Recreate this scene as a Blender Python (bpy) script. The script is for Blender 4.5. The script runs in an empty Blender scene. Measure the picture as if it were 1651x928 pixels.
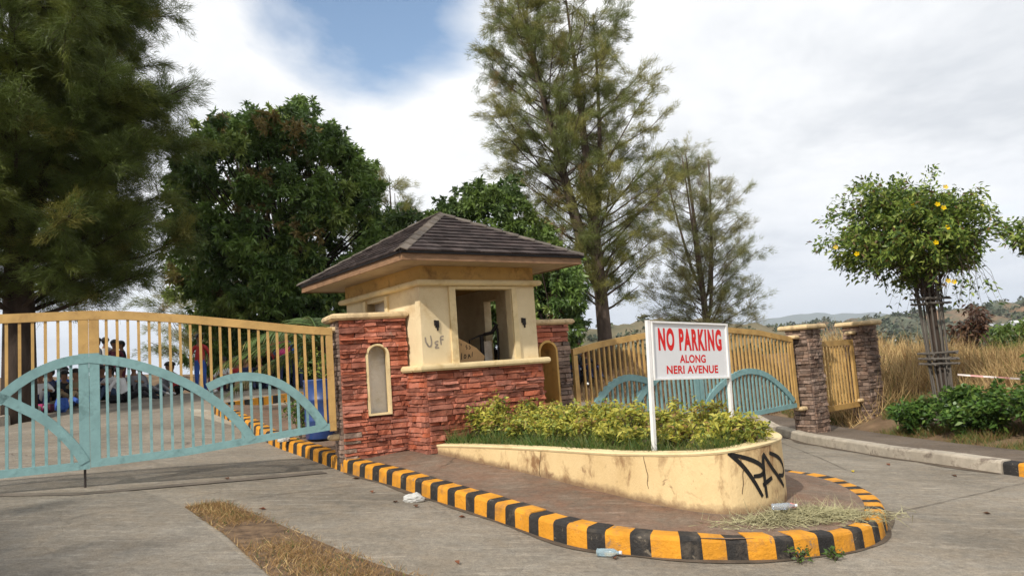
import bpy, bmesh, math, random
import numpy as np
from mathutils import Vector, Matrix, Quaternion
rnd = random.Random(7); rng = np.random.default_rng(7)
R = math.radians
S = bpy.context.scene
COL = S.collection
# ------------------------------------------------------------------ camera
EYE = Vector((0, 0, 1.6)); ROLL = math.atan(.072); PITCH = math.atan(125*math.cos(ROLL)/1221.)
fw = Vector((0, math.cos(PITCH), math.sin(PITCH))); r0 = Vector((1, 0, 0)); u0 = r0.cross(fw)
rt = r0*math.cos(ROLL) - u0*math.sin(ROLL); up = rt.cross(fw)
cd = bpy.data.cameras.new('camera'); cam = bpy.data.objects.new('camera', cd); COL.objects.link(cam)
cam.matrix_world = Matrix(((rt.x, up.x, -fw.x, EYE.x), (rt.y, up.y, -fw.y, EYE.y), (rt.z, up.z, -fw.z, EYE.z), (0, 0, 0, 1)))
cd.sensor_width = 36; cd.lens = 1221/1651*36; cd.clip_start = .05; cd.clip_end = 20000
S.camera = cam
# ------------------------------------------------------------------ sky and sun
SUN = Vector((-.562, -.928, .9)).normalized()
w = bpy.data.worlds.new('World'); S.world = w; w.use_nodes = True
nt = w.node_tree; nt.nodes.clear()
def N(nt, t, **k):
    n = nt.nodes.new(t)
    for a, v in k.items(): setattr(n, a, v)
    return n
def lk(nt, a, b): nt.links.new(a, b)
def mth(nt, op, a, b=None, c=None, clamp=False):
    n = N(nt, 'ShaderNodeMath', operation=op); n.use_clamp = clamp
    for i, v in enumerate((a, b, c)):
        if v is None: continue
        if isinstance(v, (int, float)): n.inputs[i].default_value = v
        else: lk(nt, v, n.inputs[i])
    return n.outputs[0]
def mixc(nt, f, a, b, blend='MIX'):
    n = N(nt, 'ShaderNodeMix', data_type='RGBA', blend_type=blend)
    for i, v in ((0, f), (6, a), (7, b)):
        if isinstance(v, (int, float)): n.inputs[i].default_value = v
        elif isinstance(v, tuple): n.inputs[i].default_value = v if len(v) == 4 else (*v, 1)
        else: lk(nt, v, n.inputs[i])
    return n.outputs[2]
def noise(nt, vec, scale, detail=4, rough=.55, dist=0.):
    n = N(nt, 'ShaderNodeTexNoise'); n.inputs['Scale'].default_value = scale; n.inputs['Detail'].default_value = detail
    n.inputs['Roughness'].default_value = rough; n.inputs['Distortion'].default_value = dist
    if vec is not None: lk(nt, vec, n.inputs['Vector'])
    return n.outputs['Fac']
def ramp(nt, f, stops):
    n = N(nt, 'ShaderNodeValToRGB'); e = n.color_ramp.elements
    while len(e) < len(stops): e.new(.5)
    for el, (p, c) in zip(e, stops):
        el.position = p; el.color = (c, c, c, 1) if isinstance(c, (int, float)) else (*c, 1)
    lk(nt, f, n.inputs[0]); return n.outputs[0]
sky = N(nt, 'ShaderNodeTexSky', sky_type='NISHITA'); sky.sun_disc = False
sky.sun_elevation = math.asin(SUN.z); sky.sun_rotation = math.atan2(SUN.x, SUN.y); sky.air_density = 1.3; sky.dust_density = .1; sky.ozone_density = 2.5
tc = N(nt, 'ShaderNodeTexCoord'); sx = N(nt, 'ShaderNodeSeparateXYZ'); lk(nt, tc.outputs['Generated'], sx.inputs[0])
den = mth(nt, 'ADD', mth(nt, 'MAXIMUM', sx.outputs['Z'], 0.), .22)
cb = N(nt, 'ShaderNodeCombineXYZ'); lk(nt, mth(nt, 'DIVIDE', sx.outputs['X'], den), cb.inputs[0]); lk(nt, mth(nt, 'DIVIDE', sx.outputs['Y'], den), cb.inputs[1])
pv = cb.outputs[0]
n1 = noise(nt, pv, 1.5, 7, .58, .3); n2 = noise(nt, pv, .62, 5, .55, .2)
hole = N(nt, 'ShaderNodeVectorMath', operation='DISTANCE'); lk(nt, tc.outputs['Generated'], hole.inputs[0]); hole.inputs[1].default_value = (-.14, .865, .482)
hm = ramp(nt, hole.outputs['Value'], [(.03, .42), (.20, 0.)])
cover = mth(nt, 'SUBTRACT', mth(nt, 'ADD', mth(nt, 'MULTIPLY', n1, .55), .37), hm)
mask = ramp(nt, cover, [(.40, .0), (.56, 1.)])
shade = ramp(nt, noise(nt, pv, .95, 6, .6, .25), [(.34, (5.0, 5.2, 5.5)), (.47, (6.6, 6.7, 6.85)), (.58, (7.5, 7.5, 7.5))])
low = ramp(nt, sx.outputs['Z'], [(.0, (.74, .80, .89)), (.08, (.86, .89, .94)), (.22, (1, 1, 1))])
cloud = mixc(nt, 1., shade, low, 'MULTIPLY')
bg = N(nt, 'ShaderNodeBackground'); bg.inputs[1].default_value = .14
lk(nt, mixc(nt, mask, sky.outputs[0], cloud), bg.inputs[0])
wo = N(nt, 'ShaderNodeOutputWorld'); lk(nt, bg.outputs[0], wo.inputs[0])
sl = bpy.data.lights.new('sun', 'SUN'); sl.energy = 4.0; sl.angle = R(1.2); sl.color = (1, .93, .82)
so = bpy.data.objects.new('sun', sl); COL.objects.link(so); so.rotation_euler = SUN.to_track_quat('Z', 'Y').to_euler(); so.location = (-20, -30, 40)
vs = S.view_settings; vs.view_transform = 'Standard'; vs.look = 'None'; vs.exposure = .15; vs.gamma = 1; vs.use_curve_mapping = False
S.render.engine = 'CYCLES'; S.cycles.max_bounces = 6; S.cycles.diffuse_bounces = 3; S.cycles.transparent_max_bounces = 6
# ------------------------------------------------------------------ materials
MATS = {}
def mat(name, col, rough=.8, var=.18, scale=6., bump=.25, bscale=60., rand=0., col2=None, spec=.3, metal=0., trans=0., dirt=None, dscale=2.5, damt=.5, stretch=None, obj_coord=False, wear=None):
    """principled with two-scale noise colour variation, optional second colour, per-object variation, stains and fine relief"""
    if name in MATS: return MATS[name]
    m = bpy.data.materials.new(name); m.use_nodes = True; nt = m.node_tree; b = nt.nodes['Principled BSDF']
    if obj_coord: v = N(nt, 'ShaderNodeTexCoord').outputs['Object']
    else: v = N(nt, 'ShaderNodeNewGeometry').outputs['Position']
    if stretch:
        mp = N(nt, 'ShaderNodeMapping'); mp.inputs['Scale'].default_value = stretch; lk(nt, v, mp.inputs[0]); v = mp.outputs[0]
    a = tuple(max(0, c*(1-var)) for c in col); c2 = tuple(c*(1+var) for c in (col2 or col))
    c = mixc(nt, ramp(nt, noise(nt, v, scale, 6, .62), [(.3, 0.), (.7, 1.)]), a, c2)
    if dirt:
        c = mixc(nt, mth(nt, 'MULTIPLY', ramp(nt, noise(nt, v, dscale, 8, .68, .4), [(.52, 0.), (.66, 1.)]), damt), c, dirt)
    if wear:
        wc, wsc, wt = wear
        c = mixc(nt, ramp(nt, noise(nt, v, wsc, 9, .74, .6), [(wt, 0.), (wt+.035, .85)]), c, wc)
    if rand:
        oi = N(nt, 'ShaderNodeObjectInfo'); hs = N(nt, 'ShaderNodeHueSaturation')
        lk(nt, mth(nt, 'MULTIPLY_ADD', oi.outputs['Random'], rand*2, 1-rand), hs.inputs['Value'])
        lk(nt, mth(nt, 'MULTIPLY_ADD', mth(nt, 'FRACT', mth(nt, 'MULTIPLY', oi.outputs['Random'], 37.)), rand*.5, 1-rand*.25), hs.inputs['Saturation'])
        lk(nt, c, hs.inputs['Color']); c = hs.outputs[0]
    lk(nt, c, b.inputs['Base Color']); b.inputs['Roughness'].default_value = rough; b.inputs['Specular IOR Level'].default_value = spec; b.inputs['Metallic'].default_value = metal
    if bump:
        bp = N(nt, 'ShaderNodeBump'); bp.inputs['Strength'].default_value = bump; bp.inputs['Distance'].default_value = .02
        lk(nt, noise(nt, v, bscale, 5, .65), bp.inputs['Height']); lk(nt, bp.outputs[0], b.inputs['Normal'])
    if trans:
        tr = N(nt, 'ShaderNodeBsdfTranslucent'); lk(nt, c, tr.inputs[0]); mx = N(nt, 'ShaderNodeMixShader'); mx.inputs[0].default_value = trans
        out = nt.nodes['Material Output']; lk(nt, b.outputs[0], mx.inputs[1]); lk(nt, tr.outputs[0], mx.inputs[2]); lk(nt, mx.outputs[0], out.inputs[0])
    MATS[name] = m; return m
def leafmat(name, col, var=.35, trans=.25, rough=.5, scale=3.): return mat(name, col, rough, var, scale, 0, trans=trans, spec=.35)
def concrete(name, col, patch=(.54, .48, .41), wet=.35):
    m = bpy.data.materials.new(name); m.use_nodes = True; nt = m.node_tree; b = nt.nodes['Principled BSDF']
    v = N(nt, 'ShaderNodeNewGeometry').outputs['Position']
    big = ramp(nt, noise(nt, v, .55, 5, .6, .3), [(.35, 0.), (.65, 1.)]); mid = ramp(nt, noise(nt, v, 3.2, 8, .7, .5), [(.35, 0.), (.68, 1.)]); fine = noise(nt, v, 95, 4, .7)
    c = mixc(nt, big, tuple(x*.62 for x in col), tuple(x*1.2 for x in col))
    c = mixc(nt, mth(nt, 'MULTIPLY', mid, .6), c, tuple(a*b_*2.0 for a, b_ in zip(col, patch)))
    mp = N(nt, 'ShaderNodeMapping'); mp.inputs['Rotation'].default_value = (0, 0, R(32)); mp.inputs['Scale'].default_value = (.8, 5.5, 1); lk(nt, v, mp.inputs[0])
    c = mixc(nt, mth(nt, 'MULTIPLY', ramp(nt, noise(nt, mp.outputs[0], 2.2, 8, .72), [(.53, 0.), (.70, 1.)]), .6), c, tuple(min(.6, x*1.8) for x in col))
    c = mixc(nt, mth(nt, 'MULTIPLY', ramp(nt, noise(nt, v, 1.3, 7, .66, .8), [(.53, 0.), (.7, 1.)]), wet), c, tuple(x*.42 for x in col))
    c = mixc(nt, 1., c, ramp(nt, fine, [(.36, (.70, .70, .70)), (.64, (1.22, 1.21, 1.19))]), 'MULTIPLY')
    c = mixc(nt, 1., c, ramp(nt, noise(nt, v, 17, 6, .7, .3), [(.32, (.76, .75, .74)), (.68, (1.2, 1.19, 1.16))]), 'MULTIPLY')
    vo = N(nt, 'ShaderNodeTexVoronoi', feature='DISTANCE_TO_EDGE'); vo.inputs['Scale'].default_value = .42
    dn = N(nt, 'ShaderNodeTexNoise'); dn.inputs['Scale'].default_value = 2.5; dn.inputs['Detail'].default_value = 6; lk(nt, v, dn.inputs['Vector'])
    va = N(nt, 'ShaderNodeVectorMath', operation='MULTIPLY_ADD'); lk(nt, dn.outputs['Color'], va.inputs[0]); va.inputs[1].default_value = (.5, .5, .5); lk(nt, v, va.inputs[2]); lk(nt, va.outputs[0], vo.inputs['Vector'])
    crack = ramp(nt, vo.outputs['Distance'], [(.002, 1.), (.007, 0.)])
    gate = ramp(nt, noise(nt, v, .7, 3), [(.6, 0.), (.68, 1.)])
    c = mixc(nt, mth(nt, 'MULTIPLY', mth(nt, 'MULTIPLY', crack, gate), .75), c, (.03, .025, .02))
    lk(nt, c, b.inputs['Base Color']); b.inputs['Roughness'].default_value = .88; b.inputs['Specular IOR Level'].default_value = .2
    bp = N(nt, 'ShaderNodeBump'); bp.inputs['Strength'].default_value = .35; bp.inputs['Distance'].default_value = .01; lk(nt, mth(nt, 'ADD', fine, mth(nt, 'MULTIPLY', crack, -1.5)), bp.inputs['Height']); lk(nt, bp.outputs[0], b.inputs['Normal'])
    MATS[name] = m; return m
M_road = concrete('road_concrete', (.235, .215, .185))
M_walk = concrete('walk_concrete', (.15, .125, .105), wet=.5)
M_isl = concrete('island_concrete', (.19, .15, .118), patch=(.58, .36, .28), wet=.5)
M_slab = concrete('slab_concrete', (.20, .185, .162), wet=.45)
M_soil = mat('soil', (.11, .068, .042), .95, .4, 9, .8, 40, col2=(.16, .105, .062), dirt=(.06, .04, .028), dscale=6)
M_earth = mat('earth', (.135, .085, .05), .95, .45, 1.6, .8, 14, col2=(.18, .12, .072), dirt=(.11, .10, .05), dscale=.8, damt=.5)
M_red = mat('red_ledgestone', (.33, .098, .058), .88, .25, 5, .6, 45, rand=.34, col2=(.38, .14, .09), dirt=(.15, .055, .04), dscale=3, damt=.55, wear=((.36, .20, .15), 11, .60))
M_redback = mat('red_mortar', (.16, .05, .032), .95, .3, 8, .4, 40)
M_raw = mat('raw_ledgestone', (.20, .125, .095), .9, .35, 5, .6, 45, rand=.48, col2=(.22, .16, .125), dirt=(.06, .045, .04), dscale=5, damt=.7)
M_rawback = mat('raw_mortar', (.05, .04, .034), .95, .3, 8, .4, 40)
M_cream = mat('cream_plaster', (.68, .545, .33), .82, .10, 1.6, .25, 70, col2=(.72, .60, .39), dirt=(.40, .24, .09), dscale=1.9, damt=.45, spec=.2)
M_trim = mat('cream_trim', (.70, .56, .32), .75, .12, 3, .2, 60, dirt=(.40, .26, .10), dscale=3.2, damt=.5)
M_frieze = mat('ochre_frieze', (.58, .36, .12), .85, .15, 1.5, .2, 50, dirt=(.20, .11, .05), dscale=2.4, damt=.75)
M_cope = mat('cream_coping', (.62, .47, .27), .8, .15, 5, .3, 60, dirt=(.20, .14, .09), dscale=6, damt=.6)
M_plant_wall = mat('planter_plaster', (.64, .455, .225), .85, .10, 1.3, .3, 55, col2=(.70, .54, .30), dirt=(.24, .13, .06), dscale=3.4, damt=.95, stretch=(1, 1, .6), wear=((.30, .19, .10), 6.5, .615))
def base_grime(m, pl_, h):
    """splashed mud along the foot of a wall standing on the sloping island"""
    nt = m.node_tree; b = nt.nodes['Principled BSDF']; src = b.inputs['Base Color'].links[0].from_socket; g = N(nt, 'ShaderNodeNewGeometry').outputs['Position']; x = N(nt, 'ShaderNodeSeparateXYZ'); lk(nt, g, x.inputs[0])
    hh = mth(nt, 'SUBTRACT', x.outputs[2], mth(nt, 'ADD', mth(nt, 'ADD', mth(nt, 'MULTIPLY', x.outputs[0], pl_[0]), mth(nt, 'MULTIPLY', x.outputs[1], pl_[1])), pl_[2]))
    f = ramp(nt, mth(nt, 'SUBTRACT', mth(nt, 'MULTIPLY', noise(nt, g, 7, 7, .7), h*2.2), hh), [(.0, 0.), (.06, .8)])
    lk(nt, mixc(nt, f, src, (.17, .10, .06)), b.inputs['Base Color'])
base_grime(M_plant_wall, (-.068, .044, .034), .07)
M_inner = mat('inner_plaster', (.50, .40, .29), .9, .2, 2, .2, 40, col2=(.62, .58, .52), dirt=(.28, .17, .08), dscale=1.6, damt=.6)
M_niche = mat('niche_plaster', (.70, .67, .62), .9, .12, 5, .3, 50, dirt=(.42, .36, .24), dscale=3)
M_shingle = mat('shingle', (.046, .036, .036), .9, .3, 7, .5, 120, rand=.38, col2=(.06, .047, .044), spec=.15)
M_ridge = mat('ridge_shingle', (.125, .105, .088), .9, .3, 7, .5, 120, rand=.3)
M_drip = mat('drip_edge', (.012, .011, .012), .6, .2)
M_fascia = mat('fascia_wood', (.25, .145, .08), .7, .25, 5, .3, 50, dirt=(.13, .07, .04), dscale=4, stretch=(1, 1, 3))
M_soffit = mat('soffit_board', (.44, .34, .23), .85, .15, 2, .15, 40, dirt=(.22, .15, .09), dscale=2)
M_gy = mat('gate_ochre_paint', (.48, .30, .105), .55, .18, 4, .15, 40, dirt=(.30, .17, .06), dscale=5, damt=.6, spec=.35, wear=((.16, .09, .05), 13, .665))
M_gb = mat('gate_blue_paint', (.19, .33, .335), .55, .2, 4, .15, 40, dirt=(.10, .18, .18), dscale=4, damt=.7, spec=.35, wear=((.12, .10, .075), 13, .66))
M_ky = mat('kerb_yellow', (.62, .27, .022), .75, .2, 5, .6, 40, dirt=(.30, .15, .05), dscale=4.5, damt=.7, wear=((.20, .16, .12), 9, .60))
M_kb = mat('kerb_black', (.026, .024, .023), .75, .4, 7, .6, 40, dirt=(.11, .09, .07), dscale=5, damt=.7, wear=((.19, .16, .12), 10, .605))
M_kw = mat('kerb_white', (.42, .37, .30), .85, .2, 4, .4, 50, dirt=(.12, .09, .07), dscale=4, damt=.85, rand=.1)
M_white = mat('white_paint', (.74, .74, .73), .5, .05, 6, .05, 40, dirt=(.45, .40, .34), dscale=5, damt=.25)
M_signw = mat('sign_sheet', (.66, .67, .69), .45, .03, 3, 0)
M_signr = mat('sign_red', (.60, .016, .014), .45, .04, 5, 0)
M_black = mat('spray_black', (.012, .011, .010), .8, .3, 20, 0)
M_grey = mat('spray_grey', (.30, .25, .20), .85, .2, 20, 0)
M_dark = mat('dark_metal', (.025, .02, .018), .5, .3, 20, .1, metal=.4)
M_iron = mat('iron', (.06, .05, .045), .6, .3, 20, .2, metal=.5)
M_card = mat('cardboard', (.40, .25, .12), .9, .12, 6, .1, 50)
M_drum = mat('drum_blue', (.02, .055, .20), .4, .25, 3, .05, 20, spec=.5, dirt=(.07, .08, .11), dscale=3)
M_bark = mat('bark', (.085, .06, .045), .95, .4, 5, .9, 22, stretch=(1, 1, .3), col2=(.12, .09, .07))
M_barkd = mat('bark_dark', (.05, .036, .028), .95, .4, 5, .9, 22, stretch=(1, 1, .3))
M_pole = mat('grey_pole', (.13, .115, .10), .8, .25, 6, .3, 40, rand=.2, stretch=(1, 1, .3))
M_straw = mat('dry_grass', (.44, .30, .13), .85, .35, 1.1, 0, trans=.2, col2=(.54, .39, .19))
M_straw2 = mat('dry_grass_brown', (.27, .165, .07), .85, .35, 1.1, 0, trans=.2)
M_hay = mat('cut_grass', (.30, .27, .15), .9, .3, 3, 0, col2=(.36, .34, .20))
# ------------------------------------------------------------------ object helpers
WM = {}
def tag(o, label=None, cat=None, group=None, kind=None, category=None):
    cat = cat or category
    for k, v in (('label', label), ('category', cat), ('group', group), ('kind', kind)):
        if v: o[k] = v
    return o
def adopt(o, parent):
    o.parent = parent; o.matrix_parent_inverse = WM.get(parent.name, Matrix()).inverted()
def empty(name, loc, label=None, cat=None, group=None, kind=None, rot=None):
    o = bpy.data.objects.new(name, None); COL.objects.link(o); o.empty_display_size = .2
    m = Matrix.Translation(Vector(loc))
    if rot: m = m @ Matrix.Rotation(rot, 4, 'Z')
    o.matrix_basis = m; WM[o.name] = m.copy(); return tag(o, label, cat, group, kind)
class MB:
    def __init__(s): s.v = []; s.f = []; s.mi = []
    def add(s, vs, fs, mi=0):
        b = len(s.v); s.v += [tuple(p) for p in vs]; s.f += [tuple(i+b for i in f) for f in fs]; s.mi += [mi]*len(fs); return s
    def box(s, lo, hi, mi=0, fr=None):
        x0, y0, z0 = lo; x1, y1, z1 = hi
        vs = [(x0,y0,z0),(x1,y0,z0),(x1,y1,z0),(x0,y1,z0),(x0,y0,z1),(x1,y0,z1),(x1,y1,z1),(x0,y1,z1)]
        if fr: vs = [fr(*p) for p in vs]
        return s.add(vs, [(0,3,2,1),(4,5,6,7),(0,1,5,4),(1,2,6,5),(2,3,7,6),(3,0,4,7)], mi)
    def tube(s, pts, rad, n=8, mi=0, cap=True):
        pts = [Vector(p) for p in pts]; b = len(s.v); k = len(pts)
        if isinstance(rad, (int, float)): rad = [rad]*k
        ref = Vector((.31, .17, .93))
        for i, p in enumerate(pts):
            d = (pts[min(i+1, k-1)] - pts[max(i-1, 0)]).normalized()
            a = d.cross(ref)
            if a.length < .1: a = d.cross(Vector((1, 0, 0)))
            a.normalize(); c = d.cross(a)
            for j in range(n):
                t = 2*math.pi*j/n; s.v.append(tuple(p + (a*math.cos(t)+c*math.sin(t))*rad[i]))
        for i in range(k-1):
            for j in range(n):
                j2 = (j+1) % n; s.f.append((b+i*n+j, b+i*n+j2, b+(i+1)*n+j2, b+(i+1)*n+j)); s.mi.append(mi)
        if cap:
            s.f.append(tuple(b+j for j in reversed(range(n)))); s.f.append(tuple(b+(k-1)*n+j for j in range(n))); s.mi += [mi, mi]
        return s
    def sweep(s, pts, sec, close_ends=True, mi=0):
        """pts: list of (origin, axisA, axisB); sec: list of (a,b)"""
        b = len(s.v); n = len(sec); k = len(pts)
        for o, A, B in pts:
            for a, c in sec: s.v.append(tuple(Vector(o)+Vector(A)*a+Vector(B)*c))
        for i in range(k-1):
            for j in range(n):
                j2 = (j+1) % n; s.f.append((b+i*n+j, b+i*n+j2, b+(i+1)*n+j2, b+(i+1)*n+j)); s.mi.append(mi)
        if close_ends:
            s.f.append(tuple(b+j for j in reversed(range(n)))); s.f.append(tuple(b+(k-1)*n+j for j in range(n))); s.mi += [mi, mi]
        return s
    def build(s, name, mats, parent=None, smooth=False, **tags):
        me = bpy.data.meshes.new(name); base = Vector((0, 0, 0))
        if parent is None and s.v:
            a = np.array(s.v); base = Vector(((a[:,0].min()+a[:,0].max())/2, (a[:,1].min()+a[:,1].max())/2, a[:,2].min()))
            s.v = [tuple(q) for q in a-np.array(base)]
        me.from_pydata(s.v, [], s.f); mats = mats if isinstance(mats, (list, tuple)) else [mats]
        for m in mats: me.materials.append(m)
        if len(mats) > 1: me.polygons.foreach_set('material_index', s.mi)
        bm = bmesh.new(); bm.from_mesh(me); bmesh.ops.recalc_face_normals(bm, faces=bm.faces); bm.to_mesh(me); bm.free()
        if smooth: me.polygons.foreach_set('use_smooth', [True]*len(me.polygons))
        o = bpy.data.objects.new(name, me); COL.objects.link(o); o.location = base
        if parent: adopt(o, parent)
        return tag(o, **tags)
def raw_mesh(name, V, F, mi, mats, parent=None, smooth=False, **tags):
    """numpy verts (n,3), faces (m,k) all the same size"""
    me = bpy.data.meshes.new(name); V = np.asarray(V, np.float32); F = np.asarray(F, np.int32); k = F.shape[1]
    base = np.zeros(3)
    if parent is None:
        base = np.array([(V[:,0].min()+V[:,0].max())/2, (V[:,1].min()+V[:,1].max())/2, V[:,2].min()]); V = V-base
    me.vertices.add(len(V)); me.vertices.foreach_set('co', np.asarray(V, np.float32).ravel())
    me.loops.add(F.size); me.loops.foreach_set('vertex_index', F.ravel())
    me.polygons.add(len(F)); me.polygons.foreach_set('loop_start', np.arange(0, F.size, k, dtype=np.int32)); me.polygons.foreach_set('loop_total', np.full(len(F), k, np.int32))
    for m in mats: me.materials.append(m)
    if mi is not None: me.polygons.foreach_set('material_index', np.asarray(mi, np.int32))
    if smooth: me.polygons.foreach_set('use_smooth', np.ones(len(F), bool))
    me.update(calc_edges=True)
    o = bpy.data.objects.new(name, me); COL.objects.link(o); o.location = Vector([float(c) for c in base])
    if parent: adopt(o, parent)
    return tag(o, **tags)
def copy_tree(o, parent=None):
    c = o.copy(); COL.objects.link(c); c.parent = parent
    WM[c.name] = WM.get(o.name, Matrix()).copy()
    for ch in list(o.children): copy_tree(ch, c)
    return c
def unit(a): return a/np.maximum(np.linalg.norm(a, axis=-1, keepdims=True), 1e-9)
def leaf_quads(P, D, L, Wd, droop=0.):
    """pointed leaves: base P, direction D, length L, width Wd"""
    n = len(P); D = unit(D); s = unit(np.cross(D, unit(rng.normal(size=(n, 3)))))
    L = np.asarray(L).reshape(-1, 1); Wd = np.asarray(Wd).reshape(-1, 1)
    mid = P+D*L*.45; tip = P+D*L; tip[:, 2] -= droop*L[:, 0]
    V = np.stack([P, mid-s*Wd/2, tip, mid+s*Wd/2], 1).reshape(-1, 3)
    return V, np.arange(n*4).reshape(-1, 4)
def needles(P, D, L, Wd):
    n = len(P); D = unit(D); s = unit(np.cross(D, unit(rng.normal(size=(n, 3)))))
    V = np.stack([P-s*Wd/2, P+s*Wd/2, P+D*np.asarray(L).reshape(-1, 1)], 1).reshape(-1, 3)
    return V, np.arange(n*3).reshape(-1, 3)
# ------------------------------------------------------------------ levels of the ground
def rbf(pts):
    p = np.array(pts, float); X = p[:, :2]; n = len(p)
    A = np.zeros((n+3, n+3)); A[:n, :n] = np.linalg.norm(X[:, None]-X[None], axis=2); A[:n, n] = 1; A[:n, n+1:] = X; A[n, :n] = 1; A[n+1:, :n] = X.T
    c = np.linalg.solve(A, np.r_[p[:, 2], 0, 0, 0])
    def f(x, y):
        q = np.stack([np.asarray(x, float).ravel(), np.asarray(y, float).ravel()], 1)
        d = np.linalg.norm(q[:, None]-X[None], axis=2)
        r = d @ c[:n] + c[n] + q @ c[n+1:]
        return r.reshape(np.shape(x)) if np.shape(x) else float(r[0])
    return f
G = rbf([(-2.26,9.82,.394),(-1.47,8.83,.316),(-.42,7.32,.209),(.456,6.115,.12),(1.49,5.84,.037),(2.53,6.1,-.036),(3.2,6.95,-.071),(3.5,8,-.074),(3.18,9.24,-.04),
         (0,0,.04),(-3,3,.27),(-6.2,9.1,.68),(-4.8,8.36,.56),(-3.98,12.25,.59),(-5.1,13.9,.85),(6.28,9.65,-.25),(5.86,10.6,-.21),(5.55,12.3,-.23),(5.35,14.7,-.27),(5.4,16.9,-.27),
         (8,5,-.42),(-10,5,.75),(7,0,-.4),(-8,-2,.5),(-11,16.5,1.1),(-11.5,20,1.42),(-7,20,1.45),(-6.4,16,1.12),(-4,18.5,1.2),(1.5,12.6,.2),(2,16,.25),(2,20,.42),(5,20,-.1),(-1,17,.75),(-7,26,1.42),(-12,26,1.45),(-18,14,1.5),(-18,22,1.8),(12,10,-.5),(12,16,-.4),(12,24,-.3),(-18,0,1.0),(3,-6,-.3),(0,24,.6)])
def mb_grid(fx, nu, nv):
    V = np.array([fx(i/(nu-1), j/(nv-1)) for i in range(nu) for j in range(nv)], float); F = [(i*nv+j, (i+1)*nv+j, (i+1)*nv+j+1, i*nv+j+1) for i in range(nu-1) for j in range(nv-1)]
    return V, np.array(F)
# paved outline; outside it the natural ground rises into banks
PAVED = np.array([(-40,-12),(14,-12),(10.2,4),(8.3,8),(7.45,10),(6.95,12.5),(6.75,15),(6.6,17),(5.9,18.6),(4.6,21),(1,22),(-1.5,21),(-4,22.5),(-6,27),(-11.6,27),(-11.6,20),(-10.9,16),(-12.2,12),(-17,8),(-40,2)], float)
def paved_d(x, y):
    p = np.stack([np.ravel(x), np.ravel(y)], 1); d = np.full(len(p), 1e9); ins = np.zeros(len(p), bool); n = len(PAVED)
    for i in range(n):
        a, b = PAVED[i], PAVED[(i+1) % n]; ab = b-a; t = np.clip(((p-a)@ab)/(ab@ab), 0, 1); d = np.minimum(d, np.linalg.norm(p-(a+t[:, None]*ab), axis=1))
        c = ((a[1] > p[:, 1]) != (b[1] > p[:, 1])) & (p[:, 0] < (b[0]-a[0])*(p[:, 1]-a[1])/(b[1]-a[1]+1e-12)+a[0]); ins ^= c
    return np.where(ins, -d, d).reshape(np.shape(x))
def sm(t): t = np.clip(t, 0, 1); return t*t*(3-2*t)
def T(x, y):
    x = np.asarray(x, float); y = np.asarray(y, float); d = paved_d(x, y)
    g = G(np.clip(x, -18, 12), np.clip(y, -8, 26))
    hb = np.interp(x, [-30, -12, -8, -4, 0, 3, 6, 8, 10, 12, 20], [.9, .35, .5, 1.0, 1.15, 1.2, 1.5, 2.3, 1.75, 1.05, .8])
    hb = hb*np.where(x > 4, 1-.55*sm((y-20.5)/6), 1.)
    rise = hb*sm(d/np.interp(x, [-12, 0, 6, 8, 12], [4, 3.2, 2.6, 5.5, 6])) + .14*sm(d/.25)
    z = g - .11 + np.where(d > -.3, rise, 0.)
    r = np.hypot(x, y-8)
    fall = sm((np.maximum(d, 0)-14)/60)
    z = z*(1-fall) + (-22)*fall
    z = z + sm((r-160)/900)*12*0
    bump = .06*np.sin(x*1.7+y*.6)*np.sin(y*1.3-x*.5)+.04*np.sin(x*4.1)*np.cos(y*3.7)
    return z + np.where(d > .4, bump, 0)
radii = np.r_[np.linspace(.05, 34, 150), np.geomspace(35, 9000, 60)]; na = 300
def tf(i, j):
    pass
rr, aa = np.meshgrid(radii, np.linspace(0, 2*np.pi, na+1)[:-1], indexing='ij')
gx, gy = rr*np.cos(aa), 8+rr*np.sin(aa); gz = T(gx.ravel(), gy.ravel()).reshape(gx.shape)
nr = len(radii); V = np.stack([gx, gy, gz], 2).reshape(-1, 3)
ii, jj = np.meshgrid(np.arange(nr-1), np.arange(na), indexing='ij'); j2 = (jj+1) % na
F = np.stack([ii*na+jj, (ii+1)*na+jj, (ii+1)*na+j2, ii*na+j2], 2).reshape(-1, 4)
raw_mesh('ground', V, F, None, [M_earth], smooth=True, kind='structure')
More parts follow.
